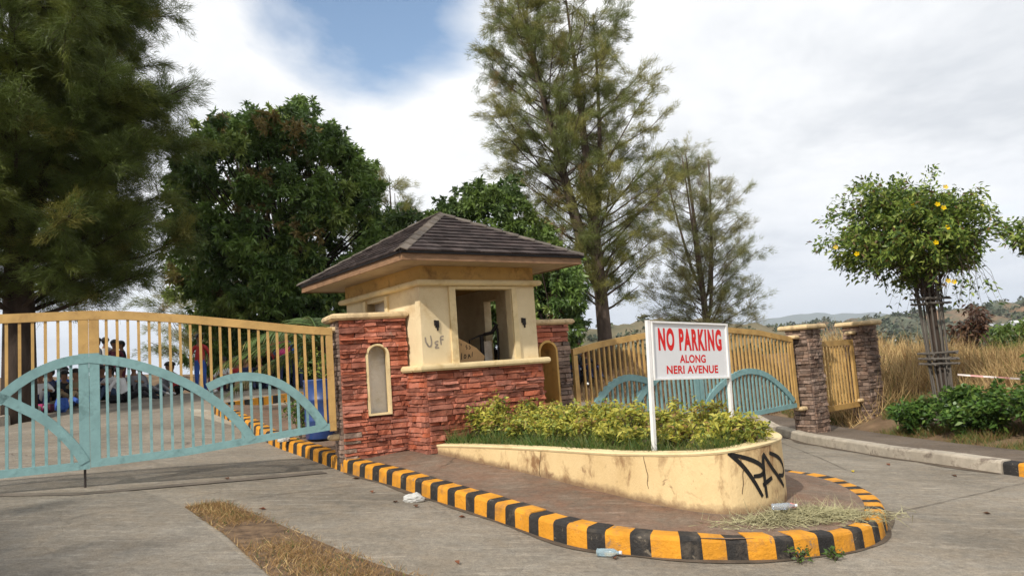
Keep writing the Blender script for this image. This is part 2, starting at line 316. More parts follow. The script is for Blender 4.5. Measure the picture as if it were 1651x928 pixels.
# concrete carriageway (one sheet that follows the slopes), trimmed to the paved outline
xs = np.arange(-17, 9.6, .3); ys = np.arange(-6, 27, .3); X, Y = np.meshgrid(xs, ys, indexing='ij'); D = paved_d(X, Y)
Z = G(X.ravel(), Y.ravel()).reshape(X.shape); idx = np.arange(X.size).reshape(X.shape); ok = D < .12
Q = np.stack([idx[:-1,:-1], idx[1:,:-1], idx[1:,1:], idx[:-1,1:]], 2)[(ok[:-1,:-1] & ok[1:,:-1] & ok[1:,1:] & ok[:-1,1:])]
raw_mesh('road', np.stack([X, Y, Z], 2).reshape(-1, 3), Q, None, [M_road], smooth=True, kind='structure')
def sheet(name, outline_a, outline_b, dz, mat_, n=40, m=8, kind='structure', zf=G):
    """ruled strip between two polylines laid on the ground"""
    def along(pl, t):
        p = np.array(pl, float); s = np.r_[0, np.cumsum(np.linalg.norm(np.diff(p, axis=0), axis=1))]; return [np.interp(t*s[-1], s, p[:, k]) for k in (0, 1)]
    pts = []
    for i in range(n):
        a = along(outline_a, i/(n-1)); b = along(outline_b, i/(n-1))
        for j in range(m): t = j/(m-1); pts.append((a[0]*(1-t)+b[0]*t, a[1]*(1-t)+b[1]*t))
    p = np.array(pts); z = zf(p[:, 0], p[:, 1])+dz
    F = np.array([(i*m+j, (i+1)*m+j, (i+1)*m+j+1, i*m+j+1) for i in range(n-1) for j in range(m-1)])
    return raw_mesh(name, np.c_[p, z], F, None, [mat_], smooth=True, kind=kind)
sheet('slab', [(-4.2,8.5),(-3.45,7.74),(-1.83,5.40),(-.6,3.2),(1,0)], [(-9,8.0),(-8.5,6),(-7,4),(-6,2),(-5,0)], .005, M_slab)
sheet('dirt_track', [(-9,8.12),(-4.82,8.36),(-2.62,9.9)], [(-9,7.98),(-4.78,8.22),(-2.5,9.76)], .010, mat('track_dirt', (.125,.105,.085), .95, .35, 3, .5, 40))
sheet('sunlit_patch', [(-5.6,15.2),(-4.9,14.0),(-4.2,13.0)], [(-7.2,16.6),(-6.6,15.4),(-5.9,14.6)], .006, concrete('sunlit_concrete', (.36,.33,.28), wet=.1))  # lit patch of pavement inside the gate, its sunlight put into a paler colour
sheet('soil_strip', [(-3.42,7.72),(-2.6,6.62),(-1.8,5.40),(-1.2,4.45)], [(-3.1,7.95),(-2.3,7.05),(-1.35,5.95),(-.6,5.2)], .008, M_soil)
# ------------------------------------------------------------------ kerbs and traffic island
LEFT = [(-6.3,15.6),(-5.1,13.9),(-3.98,12.25),(-2.62,10.32),(-2.30,9.82),(-1.47,8.83),(-.966,8.05),(-.42,7.32),(-.02,6.69),(.226,6.34),(.456,6.12),(.815,5.94),(1.13,5.86),(1.49,5.84),(1.82,5.86),(2.19,5.97),(2.53,6.12),(2.89,6.42),(3.2,6.95),(3.4,7.47),(3.5,8.0),(3.52,8.5),(3.44,8.96),(3.18,9.3)]
RIGHT = [(2.4,10.15),(1.5,11.3),(.95,12.2),(-.3,13.8),(-1.8,15.7)]
def resample(pl, step):
    p = np.array(pl, float)
    for _ in range(2):   # soften the corners
        q = [p[0]]
        for i in range(len(p)-1): q += [p[i]*.75+p[i+1]*.25, p[i]*.25+p[i+1]*.75]
        p = np.array(q+[p[-1]])
    s = np.r_[0, np.cumsum(np.linalg.norm(np.diff(p, axis=0), axis=1))]; n = max(2, int(round(s[-1]/step)))
    t = np.linspace(0, s[-1], n+1); return np.stack([np.interp(t, s, p[:, k]) for k in (0, 1)], 1), t
def kerb(name, pl, widths, mats, h=.165, wid=.2, side=1, **tags):
    p, t = resample(pl, .02); tn = np.gradient(p, axis=0); tn /= np.linalg.norm(tn, axis=1)[:, None]; nn = np.stack([-tn[:, 1], tn[:, 0]], 1)*side
    root = empty(name, (*p[len(p)//2], float(G(*p[len(p)//2]))), **tags); s = 0.; k = 0; L = t[-1]
    while s < L-.03:
        wd = widths[k % len(widths)]*rnd.uniform(.9, 1.12); e = min(s+wd, L); i0 = int(s/L*(len(p)-1)); i1 = int(e/L*(len(p)-1))
        if L-e < .08: i1 = len(p)-1; e = L
        st = sorted(set(np.linspace(i0, i1, max(2, int(wd/.08)+1)).astype(int))); fr = []
        for i in st:
            fr.append(((p[i, 0], p[i, 1], float(G(p[i, 0], p[i, 1]))), (nn[i, 0], nn[i, 1], 0), (0, 0, 1)))
        hj = h+rnd.uniform(-.006, .006)
        sec = [(rnd.uniform(-.006,.004), -.06), (0.012, hj-.03), (.022, hj-.012), (.045, hj), (wid, hj), (wid, -.06)]
        if len(fr) > 1: MB().sweep(fr, sec).build('kerb_block', mats[k % len(mats)], root)
        s = e; k += 1
    return root
isl_pl = LEFT+RIGHT
kerb('island_kerb', isl_pl, [.20, .145], [M_ky, M_kb], side=1, kind='structure')
FAR = [(5.7,19.5),(5.42,16.9),(5.36,14.7),(5.55,12.3),(5.9,10.6),(6.12,10.0)]
kerb('pavement_kerb', FAR, [.85], [M_kw], h=.16, side=1, kind='structure')
kerb('painted_kerb', [(6.13,9.975),(6.4,9.35),(6.9,8.2),(7.9,6.2),(9,4)], [.2, .2], [M_kb, M_ky], h=.16, side=1, kind='structure')
sheet('pavement', [(5.9,19.3),(5.62,16.9),(5.56,14.7),(5.75,12.3),(6.1,10.7),(6.48,9.7),(7.1,8.3),(8.1,6.3),(9.2,4)], [(6.3,19.3),(6.7,17),(6.85,15),(7.05,12.5),(7.55,10.1),(8.0,8.9),(8.5,8),(9.4,6.3),(10.4,4)], .145, M_walk, n=60, m=6)
kerb('mound_kerb', [(-14.5,12.6),(-12.1,14.2),(-11.0,16.2),(-11.3,18),(-11.55,20),(-11.8,23)], [.9], [M_kw], h=.2, side=1, kind='structure')
kerb('inner_kerb', [(-6.3,15.7),(-5.4,17.3),(-3.9,18.3),(-2,18.4)], [.22,.18], [M_ky, M_kb], h=.16, side=-1, kind='structure')
IC = (-.068, .044, .034)
pl_, _ = resample(isl_pl, .1)
def isl_d(x, y):
    q = np.stack([np.ravel(x), np.ravel(y)], 1); return np.min(np.linalg.norm(q[:, None]-pl_[None], axis=2), axis=1).reshape(np.shape(x))
def I(x, y):
    x = np.asarray(x, float); y = np.asarray(y, float); e = G(x, y)+.158; m = IC[0]*x+IC[1]*y+IC[2]
    k = sm((isl_d(x, y)-.2)/.7); r = e*(1-k)+np.maximum(m, e-.02)*k
    return r if np.shape(r) else float(r)
def Ip(x, y): return float(I(np.array([x]), np.array([y]))[0])
half, tt = resample(isl_pl, .05); nh = len(half)//2
Lc = half[:nh]; Rc = half[::-1][:nh]
pts = []
m = 26
for a, b in zip(Lc, Rc):
    d = b-a; ln = max(np.linalg.norm(d), 1e-6); c0 = min(.19/ln, .5)
    for j in range(m): t = c0+(1-2*c0)*j/(m-1); pts.append(a+d*t)
p = np.array(pts); z = np.concatenate([I(q[:, 0], q[:, 1]) for q in np.array_split(p, 20)])
raw_mesh('island_top', np.c_[p, z], [(i*m+j, (i+1)*m+j, (i+1)*m+j+1, i*m+j+1) for i in range(nh-1) for j in range(m-1)], None, [M_isl], smooth=True, kind='structure')
M_gut = mat('gutter_dirt', (.105, .08, .058), .95, .4, 6, .6, 40)
def foot_dirt(name, pl, sign, zf, a0=.0, a1=.13, seed=1):
    p, t = resample(pl, .06); tn = np.gradient(p, axis=0); tn /= np.linalg.norm(tn, axis=1)[:, None]; nn = np.stack([-tn[:, 1], tn[:, 0]], 1)*sign; r = np.random.default_rng(seed)
    wv = np.clip(a1*(.35+.65*np.abs(np.sin(t*2.3+seed)*np.sin(t*.9))), .01, None); A = p+nn*a0; B = p+nn*(a0+wv)[:, None]; V = np.stack([A, B], 1).reshape(-1, 2); z = zf(V[:, 0], V[:, 1])+.006
    raw_mesh(name, np.c_[V, z], [(2*i, 2*i+2, 2*i+3, 2*i+1) for i in range(len(p)-1)], None, [M_gut], kind='structure')
foot_dirt('gutter_dirt', LEFT[4:], -1, G, -.01, .10, 1); foot_dirt('gutter_dirt', FAR, -1, G, -.01, .2, 3)
M_joint = mat('joint_dirt', (.09, .075, .06), .95, .3, 9, .5, 40)
for a, b in (((3.62,7.6),(6.1,9.4)), ((4.3,10.4),(4.9,15)), ((-3.1,8.0),(-1.9,9.0)), ((-5.2,12.6),(-9.5,10.4)), ((-6.2,14.8),(-10.4,12.8))):
    a, b = np.array(a), np.array(b); k = 30; tt_ = np.linspace(0, 1, k)[:, None]; c_ = a+(b-a)*tt_; nv = np.array([-(b-a)[1], (b-a)[0]])/np.linalg.norm(b-a); c_ = c_+nv*(np.sin(tt_*19)*.006+rng.normal(0, .004, (k, 1))); hw = .003+np.abs(rng.normal(0, .002, (k, 1)))
    V = np.stack([c_-nv*hw, c_+nv*hw], 1).reshape(-1, 2); raw_mesh('slab_joint', np.c_[V, G(V[:, 0], V[:, 1])+.009], [(2*i, 2*i+1, 2*i+3, 2*i+2) for i in range(k-1)], None, [M_joint], kind='structure')
# ------------------------------------------------------------------ ledgestone
def stone_meshes(mat_, tagname):
    out = []
    for k in range(14):
        r = random.Random(k*13+len(tagname)); j = lambda s: r.uniform(-s, s)
        # unit piece: x 0..1 along the wall, y 0 back .. -1 front, z 0..1 up ; front face split so that it is ragged
        fr = [(0+abs(j(.02)), -1+j(.2), 0+abs(j(.12))), (.34+j(.1), -1+j(.16), abs(j(.16))), (.7+j(.1), -1+j(.2), abs(j(.14))), (1-abs(j(.02)), -1+j(.2), abs(j(.12)))]
        tp = [(0+abs(j(.03)), -.9+j(.25), 1-abs(j(.1))), (.36+j(.1), -.92+j(.2), 1-abs(j(.12))), (.66+j(.1), -.9+j(.2), 1-abs(j(.12))), (1-abs(j(.03)), -.9+j(.25), 1-abs(j(.1)))]
        bk = [(0, 0, 0), (1, 0, 0), (0, 0, 1), (1, 0, 1)]
        vs = fr+tp+bk; fs = [(0,1,5,4),(1,2,6,5),(2,3,7,6),(0,4,10,8),(3,9,11,7),(4,5,6,7,11,10),(0,8,9,3,2,1)]
        me = bpy.data.meshes.new('stone'); me.from_pydata(vs, [], fs); me.materials.append(mat_)
        bm = bmesh.new(); bm.from_mesh(me); bmesh.ops.recalc_face_normals(bm, faces=bm.faces); bm.to_mesh(me); bm.free(); out.append(me)
    return out
SM_RED = stone_meshes(M_red, 'red'); SM_RAW = stone_meshes(M_raw, 'rawx')
def stone_face(parent, O, ud, width, z0, z1, meshes, hole=None, rh=(.035, .085), ln=(.1, .36), dep=(.03, .075), pick=None, base=None, cut=None):
    """O xy of the face's start, ud unit direction along; faces to the right-hand side (ud rotated -90)"""
    ux, uy = ud; n = (uy, -ux); z = z0
    while z < z1-.012:
        h = min(rnd.uniform(*rh), z1-z); 
        if z1-z-h < .02: h = z1-z
        spans = [(0., width)]
        if hole:
            c, hw, hb, ht = hole; zm = z+h/2
            if zm > hb and zm < ht:
                q = hw if zm < ht-hw else math.sqrt(max(0, hw*hw-(zm-(ht-hw))**2))
                spans = [(0., c-q), (c+q, width)]
        for a, b in spans:
            u = a
            while u < b-.01:
                l = rnd.uniform(*ln); 
                if b-u-l < ln[0]*.6: l = b-u
                l = min(l, b-u); zz, hh = z, h
                if not (base and z+h < base(u+l/2)) and not (cut and cut(u+l/2, z+h/2)):
                    d = rnd.uniform(*dep); me = rnd.choice(meshes if not pick else pick(u+l/2, z+h/2))
                    o = bpy.data.objects.new('stone', me); COL.objects.link(o)
                    parts = [(zz, hh)]
                    if hh > .06 and l > .18 and rnd.random() < .25: parts = [(zz, hh*.5), (zz+hh*.5, hh*.5)]
                    for q, (az, ah) in enumerate(parts):
                        if q: o = bpy.data.objects.new('stone', rnd.choice(meshes if not pick else pick(u+l/2, z+h/2))); COL.objects.link(o); d = rnd.uniform(*dep)
                        o.matrix_basis = Matrix(((ux*l*.985, -n[0]*d, 0, O[0]+ux*u), (uy*l*.985, -n[1]*d, 0, O[1]+uy*u), (0, 0, ah*.95, az), (0, 0, 0, 1)))
                        adopt(o, parent)
                u += l
        z += h
def rot(a): a = R(a); return (math.sin(a), math.cos(a))
def frame(O, ud):
    nx, ny = -ud[1], ud[0]
    return lambda u, v, z: (O[0]+ud[0]*u+nx*v, O[1]+ud[1]*u+ny*v, z)
FD = rot(54); LD = (-FD[1], FD[0]); C0 = (-1.206, 9.886)
HF = frame(C0, FD)   # u along the front, v into the house
def off(P, d, t): return (P[0]+d[0]*t, P[1]+d[1]*t)
def prism(fr, loop, v0, v1, mb=None, mi=0):
    """polygon loop of (u,z) extruded from v0 to v1"""
    mb = mb or MB(); n = len(loop)
    mb.add([fr(u, v0, z) for u, z in loop]+[fr(u, v1, z) for u, z in loop], [tuple(range(n)), tuple(reversed(range(n, 2*n)))]+[(i, n+i, n+(i+1) % n, (i+1) % n) for i in range(n)], mi); return mb
def arch_loop(c, hw, hb, ht, n=14):
    return [(c-hw, hb)]+[(c-hw*math.cos(math.pi*k/n), ht-hw+hw*math.sin(math.pi*k/n)) for k in range(n+1)]+[(c+hw, hb)]
def holed_wall(fr, width, z0, z1, v0, v1, c, hw, hb, ht):
    """wall slab with an arched opening, built as ring of quads"""
    mb = MB(); a = arch_loop(c, hw, hb, ht); L = len(a); out = []
    for (u, z) in a:
        if z <= hb+1e-6: out.append((u, z0) if False else ((0 if u < c else width), hb))
        else:
            t = math.atan2(z-(ht-hw), u-c)
            if z < ht-hw+.02: out.append((0 if u < c else width, z))
            else:
                k = (u-(c-hw))/(2*hw); out.append((width*k, z1) if .08 < k < .92 else ((0 if u < c else width), z1))
    def both(pts): return [fr(u, v0, z) for u, z in pts], [fr(u, v1, z) for u, z in pts]
    af, ab = both(a); of, ob = both(out)
    for i in range(L-1):
        mb.add([of[i], of[i+1], af[i+1], af[i]], [(0, 1, 2, 3)]); mb.add([ob[i], ob[i+1], ab[i+1], ab[i]], [(3, 2, 1, 0)])
        mb.add([af[i], af[i+1], ab[i+1], ab[i]], [(0, 1, 2, 3)], 1)
    mb.add([af[0], af[-1], ab[-1], ab[0]], [(0, 1, 2, 3)], 1)
    mb.box((0, v0, z0), (width, v1, hb), 0, fr)
    mb.box((-.0, v0, z0), (.0012, v1, z1), 0, fr); mb.box((width-.0012, v0, z0), (width, v1, z1), 0, fr); mb.box((0, v0, z1-.002), (width, v1, z1), 0, fr)
    return mb
def coping(name, parent, pts_uv, fr, z, r=.05, h=.09, ov=.0, mat_=None):
    return None
def slab_round(fr, u0, u1, v0, v1, z0, z1, mb=None, e=.03):
    """cushion-edged slab"""
    mb = mb or MB(); lv = [(e, z0), (0, z0+(z1-z0)*.3), (0, z0+(z1-z0)*.65), (e*.55, z1-.006), (e*1.6, z1)]
    rings = []
    for ins, z in lv:
        rings.append([fr(u0+ins, v0+ins, z), fr(u1-ins, v0+ins, z), fr(u1-ins, v1-ins, z), fr(u0+ins, v1-ins, z)])
    b = [p for r_ in rings for p in r_]; fs = [(0, 3, 2, 1), tuple(range(len(b)-4, len(b)))]
    for i in range(len(lv)-1):
        for j in range(4): fs.append((i*4+j, i*4+(j+1) % 4, (i+1)*4+(j+1) % 4, (i+1)*4+j))
    mb.add(b, fs); return mb
# --- wing wall at the near gate
WD = rot(65); W0 = (-2.302, 9.90); WF = frame(W0, WD); WW = .90
ww = empty('wing_wall', (*off(W0, WD, .45), .5), 'red ledgestone wing wall with arched niche beside the nearer double gate', 'wall')
NC, NH = .485, .152
holed_wall(WF, WW, .30, 2.345, 0, .46, NC, NH, 1.08, 2.01).build('core', [M_redback, M_cream], ww)
prism(WF, arch_loop(NC, NH-.004, 1.085, 2.005), .15, .18).build('niche_panel', M_niche, ww)
mbf = MB(); al = arch_loop(NC, NH-.022, 1.105, 1.992); ao = arch_loop(NC, NH+.006, 1.08, 2.016); fs = []; n = len(al)
mbf.add([WF(u, -.062, z) for u, z in al]+[WF(u, -.062, z) for u, z in ao]+[WF(u, .06, z) for u, z in al]+[WF(u, .06, z) for u, z in ao], [(i, (i+1) % n, n+(i+1) % n, n+i) for i in range(n)]+[(i, (i+1) % n, 2*n+(i+1) % n, 2*n+i) for i in range(n)]+[(n+i, n+(i+1) % n, 3*n+(i+1) % n, 3*n+i) for i in range(n)]).build('niche_surround', M_trim, ww)
def wpick(u, z): return SM_RAW if u < .12 and z < .98 else SM_RED
stone_face(ww, W0, WD, WW, .42, 2.345, SM_RED, hole=(NC, NH+.008, 1.08, 2.02), pick=wpick, base=lambda u: .50, cut=lambda u, z: u < .10 and .78 < z < .92 and rnd.random() < .5)
stone_face(ww, WF(0, .46, 0)[:2], (-LD[0] if False else WD[1], -WD[0]), .46, .42, 2.345, SM_RAW, rh=(.04, .075), ln=(.12, .22), dep=(.02, .05), base=lambda u: .5)
slab_round(WF, -.11, WW+.02, -.10, .56, 2.345, 2.435).build('coping', M_cope, ww, smooth=False)
for z in (2.20, .80): slab_round(WF, -.17, .06, .06, .22, z, z+.075).build('hinge_block', M_cope, ww)
# --- guardhouse
HW, HD = 1.90, 2.45; ZS, ZC = 1.66, 2.73
gh = empty('guardhouse', (*off(off(C0, FD, .95), LD, 1.2), .5), 'small cream guardhouse with red ledgestone base and dark hipped shingle roof', 'guardhouse')
MB().box((0, 0, .3), (HW, .14, ZS), 0, HF).build('base_wall', M_redback, gh)
MB().box((0, .14, .3), (.14, HD-.14, ZS), 0, HF).build('base_wall', M_redback, gh)
MB().box((HW-.14, .14, .3), (HW, HD-.14, ZS), 0, HF).build('base_wall', M_redback, gh)
MB().box((0, HD-.14, .3), (HW, HD, ZS), 0, HF).build('base_wall', M_redback, gh)
MB().box((.14, .14, .5), (HW-.14, HD-.14, .66), 0, HF).build('floor', M_walk, gh)
def wall_open(fr, w_, z0, z1, v0, v1, ou0, ou1, oz0, oz1, name, m_):
    mb = MB()
    for a, b, c, d in ((0, ou0, z0, z1), (ou1, w_, z0, z1), (ou0, ou1, z0, oz0), (ou0, ou1, oz1, z1)):
        if b-a > 1e-4 and d-c > 1e-4: mb.box((a, v0, c), (b, v1, d), 0, fr)
    return mb.build(name, m_, gh)
WU0, WU1 = .545, 1.475
wall_open(HF, HW, ZS+.002, 2.80, .03, .16, WU0, WU1, ZS+.03, ZC, 'front_wall', M_cream)
LFr = frame(off(C0, LD, HD), (-LD[0], -LD[1]))   # left face, u runs from the back to the front corner, v inwards
wall_open(LFr, HD-.16, ZS+.002, 2.80, .03, .16, .75, 1.38, 1.90, 2.66, 'side_wall', M_cream)
RFr = frame(off(C0, FD, HW), LD)
wall_open(frame(off(off(C0, FD, HW), LD, .16), LD), HD-.16, ZS+.002, 2.80, .03, .16, .64, .97, 1.70, 2.62, 'side_wall', M_cream)
BFr = frame(off(off(C0, FD, HW-.16), LD, HD), (-FD[0], -FD[1]))
wall_open(BFr, HW-.32, .66, 2.80, .0, .13, .30, .78, .66, 2.50, 'back_wall', M_inner)
mbp = MB().box((.165, .161, .66), (.172, HD-.16, 2.8), 0, HF); mbp.build('inner_lining', M_inner, gh)
# window frame pieces
for a, b in ((WU0-.105, WU0-.005), (WU1+.005, WU1+.09)): MB().box((a, .0, ZS+.03), (b, .15, ZC-.004), 0, HF).build('window_jamb', M_trim, gh)
MB().box((WU0-.004, .0, ZC-.045), (WU1+.004, .15, ZC-.003), 0, HF).build('window_head', M_trim, gh)
for a, b in ((.66, .75), (1.38, 1.47)): MB().box((a, .0, 1.85), (b, .15, 2.70), 0, LFr).build('window_jamb', M_trim, gh)
# string-course sill and cornice running round the house
def ring(z0, z1, o, i, m_, name):
    for (a, b, fr) in ((-o, HW+o, HF),):
        slab_round(fr, a, b, -o, i, z0, z1, e=.018).build(name, m_, gh)
    slab_round(LFr, -o, HD-i-.002, -o, i, z0, z1, e=.018).build(name, m_, gh)
    slab_round(frame(off(C0, FD, HW), LD), i+.002, HD+o, -o, i, z0, z1, e=.018).build(name, m_, gh)
ring(ZS-.055, ZS+.03, .11, .15, M_trim, 'sill_course')
ring(ZC, ZC+.075, .075, .15, M_trim, 'cornice')
MB().box((.012, .012, ZC+.0751), (HW-.012, HD-.012, 2.995), 0, HF).build('frieze', M_frieze, gh)
# stones on the base
base_z = lambda u: .46
stone_face(gh, off(C0, FD, -.0), FD, HW, .40, ZS-.056, SM_RED, base=base_z, ln=(.12, .42), dep=(.035, .08))
stone_face(gh, off(C0, LD, HD), (-LD[0], -LD[1]), HD+.04, .40, ZS-.056, SM_RED, base=base_z, cut=lambda u, z: u < HD-1.0)
stone_face(gh, off(C0, FD, HW), LD, .5, .40, ZS-.056, SM_RED, base=base_z)
# lamp boxes left over on the front wall
for u, z in ((.235, 2.215), (1.675, 2.215)):
    MB().box((u-.022, .012, z-.045), (u+.03, .032, z+.05), 0, HF).box((u-.04, .004, z-.015), (u-.018, .03, z+.055), 0, HF).box((u+.0, .006, z-.085), (u+.014, .03, z-.045), 0, HF).build('lamp_bracket', M_dark, gh)
# eaves and roof
OV = .50; ZE = 2.995
SOFF = MB(); SOFF.box((-OV+.03, -OV+.03, ZE), (HW+OV-.03, HD+OV-.03, ZE+.03), 0, HF).build('soffit', M_soffit, gh)
for lo, hi in (((-OV, -OV, ZE-.012), (HW+OV, -OV+.028, ZE+.075)), ((-OV, HD+OV-.028, ZE-.012), (HW+OV, HD+OV, ZE+.075)), ((-OV, -OV+.029, ZE-.012), (-OV+.028, HD+OV-.029, ZE+.075)), ((HW+OV-.028, -OV+.029, ZE-.012), (HW+OV, HD+OV-.029, ZE+.075))):
    MB().box(lo, hi, 0, HF).build('fascia', M_fascia, gh)
MB().box((-OV-.03, -OV-.03, ZE+.0755), (HW+OV+.03, HD+OV+.03, ZE+.10), 0, HF).build('drip_edge', M_drip, gh)
e = OV+.035; ZR = ZE+.10; half_w = HW/2+e; ZA = 3.93
A1 = (HW/2, half_w-e, ZA); A2 = (HW/2, HD+e-half_w, ZA)
cor = [(-e, -e, ZR), (HW+e, -e, ZR), (HW+e, HD+e, ZR), (-e, HD+e, ZR)]
roof = MB().add([HF(*p) for p in cor+[A1, A2]], [(0, 1, 4), (1, 2, 5, 4), (2, 3, 5), (3, 0, 4, 5), (0, 3, 2, 1)]).build('roof', M_drip, gh)
def shingles(a, b, c, d, rows, joined=False):
    """slope with eave a-b and top edge d-c (d above a); pieces overlap upwards"""
    a, b, c, d = (Vector(HF(*p)) for p in (a, b, c, d)); nrm = (b-a).cross(d-a).normalized()
    if nrm.z < 0: nrm = -nrm
    big = MB()
    for i in range(rows):
        t0, t1 = i/rows, min(1, (i+1.12)/rows)
        l0, r0_ = a.lerp(d, t0), b.lerp(c, t0); ln_ = (r0_-l0).length; l1, r1 = a.lerp(d, t1), b.lerp(c, t1); 
        if ln_ < .06: continue
        e_ = (r0_-l0).normalized(); upv = (d-a)-e_*((d-a)@e_) if False else None
        cuts = [0.]; x = -rnd.uniform(0, .2)
        while True:
            x += rnd.uniform(.17, .27)
            if x > ln_-.08: break
            if x > .06: cuts.append(x)
        cuts.append(ln_)
        lo1 = (l1-l0).dot(e_); hi1 = (r1-l0).dot(e_); rise = (l1-l0)-e_*lo1
        for k in range(len(cuts)-1):
            x0, x1 = cuts[k]+.0025, cuts[k+1]-.0025; q0, q1 = max(x0, lo1), min(x1, hi1)
            th = rnd.uniform(.012, .02); s0 = rnd.uniform(-.006, .006)
            if q1 < q0: q0 = q1 = min(max((x0+x1)/2, lo1), hi1)
            bot = [l0+e_*x0-rise*(.02+s0), l0+e_*x1-rise*(.02+s0), l0+rise+e_*q1, l0+rise+e_*q0]
            vs = [p+nrm*.002 for p in bot]+[bot[0]+nrm*(.012+th), bot[1]+nrm*(.012+th*rnd.uniform(.85, 1.1)), bot[2]+nrm*.008, bot[3]+nrm*.008]
            fs = [(4, 5, 6, 7), (0, 1, 5, 4), (1, 2, 6, 5), (3, 0, 4, 7), (2, 3, 7, 6)]
            if joined: big.add(vs, fs)
            else: MB().add(vs, fs).build('shingle', M_shingle, roof)
    if joined: big.build('shingles', M_shingle, roof, kind='stuff')
NRW = 12
shingles(cor[0], cor[1], A1, A1, NRW); shingles(cor[3], cor[0], A1, A2, NRW)
shingles(cor[1], cor[2], A2, A1, NRW, True); shingles(cor[2], cor[3], A2, A2, NRW, True)
for a, b in ((cor[0], A1), (cor[1], A1), (cor[2], A2), (cor[3], A2), (A1, A2)):
    a, b = Vector(HF(*a)), Vector(HF(*b)); d = b-a; k = max(2, int(d.length/.24)); s_ = d.normalized().cross(Vector((0, 0, 1))).normalized()
    for i in range(k):
        p, q = a+d*(i/k), a+d*(min(1, (i+1.15)/k)); lf = .034
        vs = [p-s_*.085+Vector((0,0,lf-.026)), p+Vector((0,0,lf+.012)), p+s_*.085+Vector((0,0,lf-.026)), q-s_*.08+Vector((0,0,lf-.04)), q+Vector((0,0,lf-.004)), q+s_*.08+Vector((0,0,lf-.04))]
        vs += [v-Vector((0,0,.014)) for v in vs]
        MB().add(vs, [(0,1,4,3),(1,2,5,4),(6,7,1,0),(7,8,2,1),(0,3,9,6),(2,8,11,5)]).build('ridge_cap', M_ridge, roof)
# strokes (spray paint, marker) as thin ribbons on a surface
def ribbon(fr2, pts, wdt, mb):
    """fr2(s,z)->point on the surface; pts polyline in (s,z)"""
    P = np.array(pts, float)
    for _ in range(2):
        q = [P[0]]
        for i in range(len(P)-1): q += [P[i]*.75+P[i+1]*.25, P[i]*.25+P[i+1]*.75]
        P = np.array(q+[P[-1]])
    t = np.gradient(P, axis=0); t /= np.linalg.norm(t, axis=1)[:, None]+1e-9; n = np.stack([-t[:, 1], t[:, 0]], 1); k = len(P)
    ws = wdt/2*(.8+.35*np.sin(np.linspace(.2, 2.9, k)))
    V = [fr2(*(P[i]+n[i]*ws[i])) for i in range(k)]+[fr2(*(P[i]-n[i]*ws[i])) for i in range(k)]
    mb.add(V, [(i, i+1, k+i+1, k+i) for i in range(k-1)])
gf = lambda s, z: HF(s, .027, z)
mbg = MB()
for st in ([(.05,2.05),(.055,1.98),(.09,1.93)], [(.13,2.07),(.145,1.98),(.125,1.92),(.085,1.93),(.075,1.97)], [(.245,1.99),(.195,1.985),(.195,1.95),(.24,1.95),(.20,1.92),(.19,1.90),(.25,1.905)], [(.285,1.94),(.275,2.05),(.33,2.055)], [(.28,2.01),(.325,2.01)]): ribbon(gf, st, .02, mbg)
mbg.build('graffiti', M_grey, gh, label='grey sprayed letters on cream wall')
# --- right wing wall behind the guardhouse
RP = off(off(C0, FD, HW+.05), LD, .45); VF = frame(RP, FD); RW = .86
w2 = empty('wing_wall', (*off(RP, FD, .4), .4), 'red and bare stone wing wall with arched opening beside the farther gate', 'wall')
holed_wall(VF, RW, .1, 2.18, 0, .4, .42, .17, .98, 1.93).build('core', [M_rawback, M_frieze], w2)
mbf = MB(); al = arch_loop(.42, .15, 1.0, 1.91); ao = arch_loop(.42, .185, .97, 1.945); n = len(al)
mbf.add([VF(u, -.062, z) for u, z in al]+[VF(u, -.062, z) for u, z in ao]+[VF(u, .06, z) for u, z in al]+[VF(u, .06, z) for u, z in ao], [(i, (i+1) % n, n+(i+1) % n, n+i) for i in range(n)]+[(i, (i+1) % n, 2*n+(i+1) % n, 2*n+i) for i in range(n)]+[(n+i, n+(i+1) % n, 3*n+(i+1) % n, 3*n+i) for i in range(n)]).build('niche_surround', M_frieze, w2)
stone_face(w2, RP, FD, RW, .3, 2.18, SM_RED, hole=(.42, .185, .98, 1.945), pick=lambda u, z: SM_RAW if u > .56 and z < 1.93 else SM_RED)
slab_round(VF, -.05, RW+.1, -.1, .5, 2.18, 2.265).build('coping', M_cope, w2)
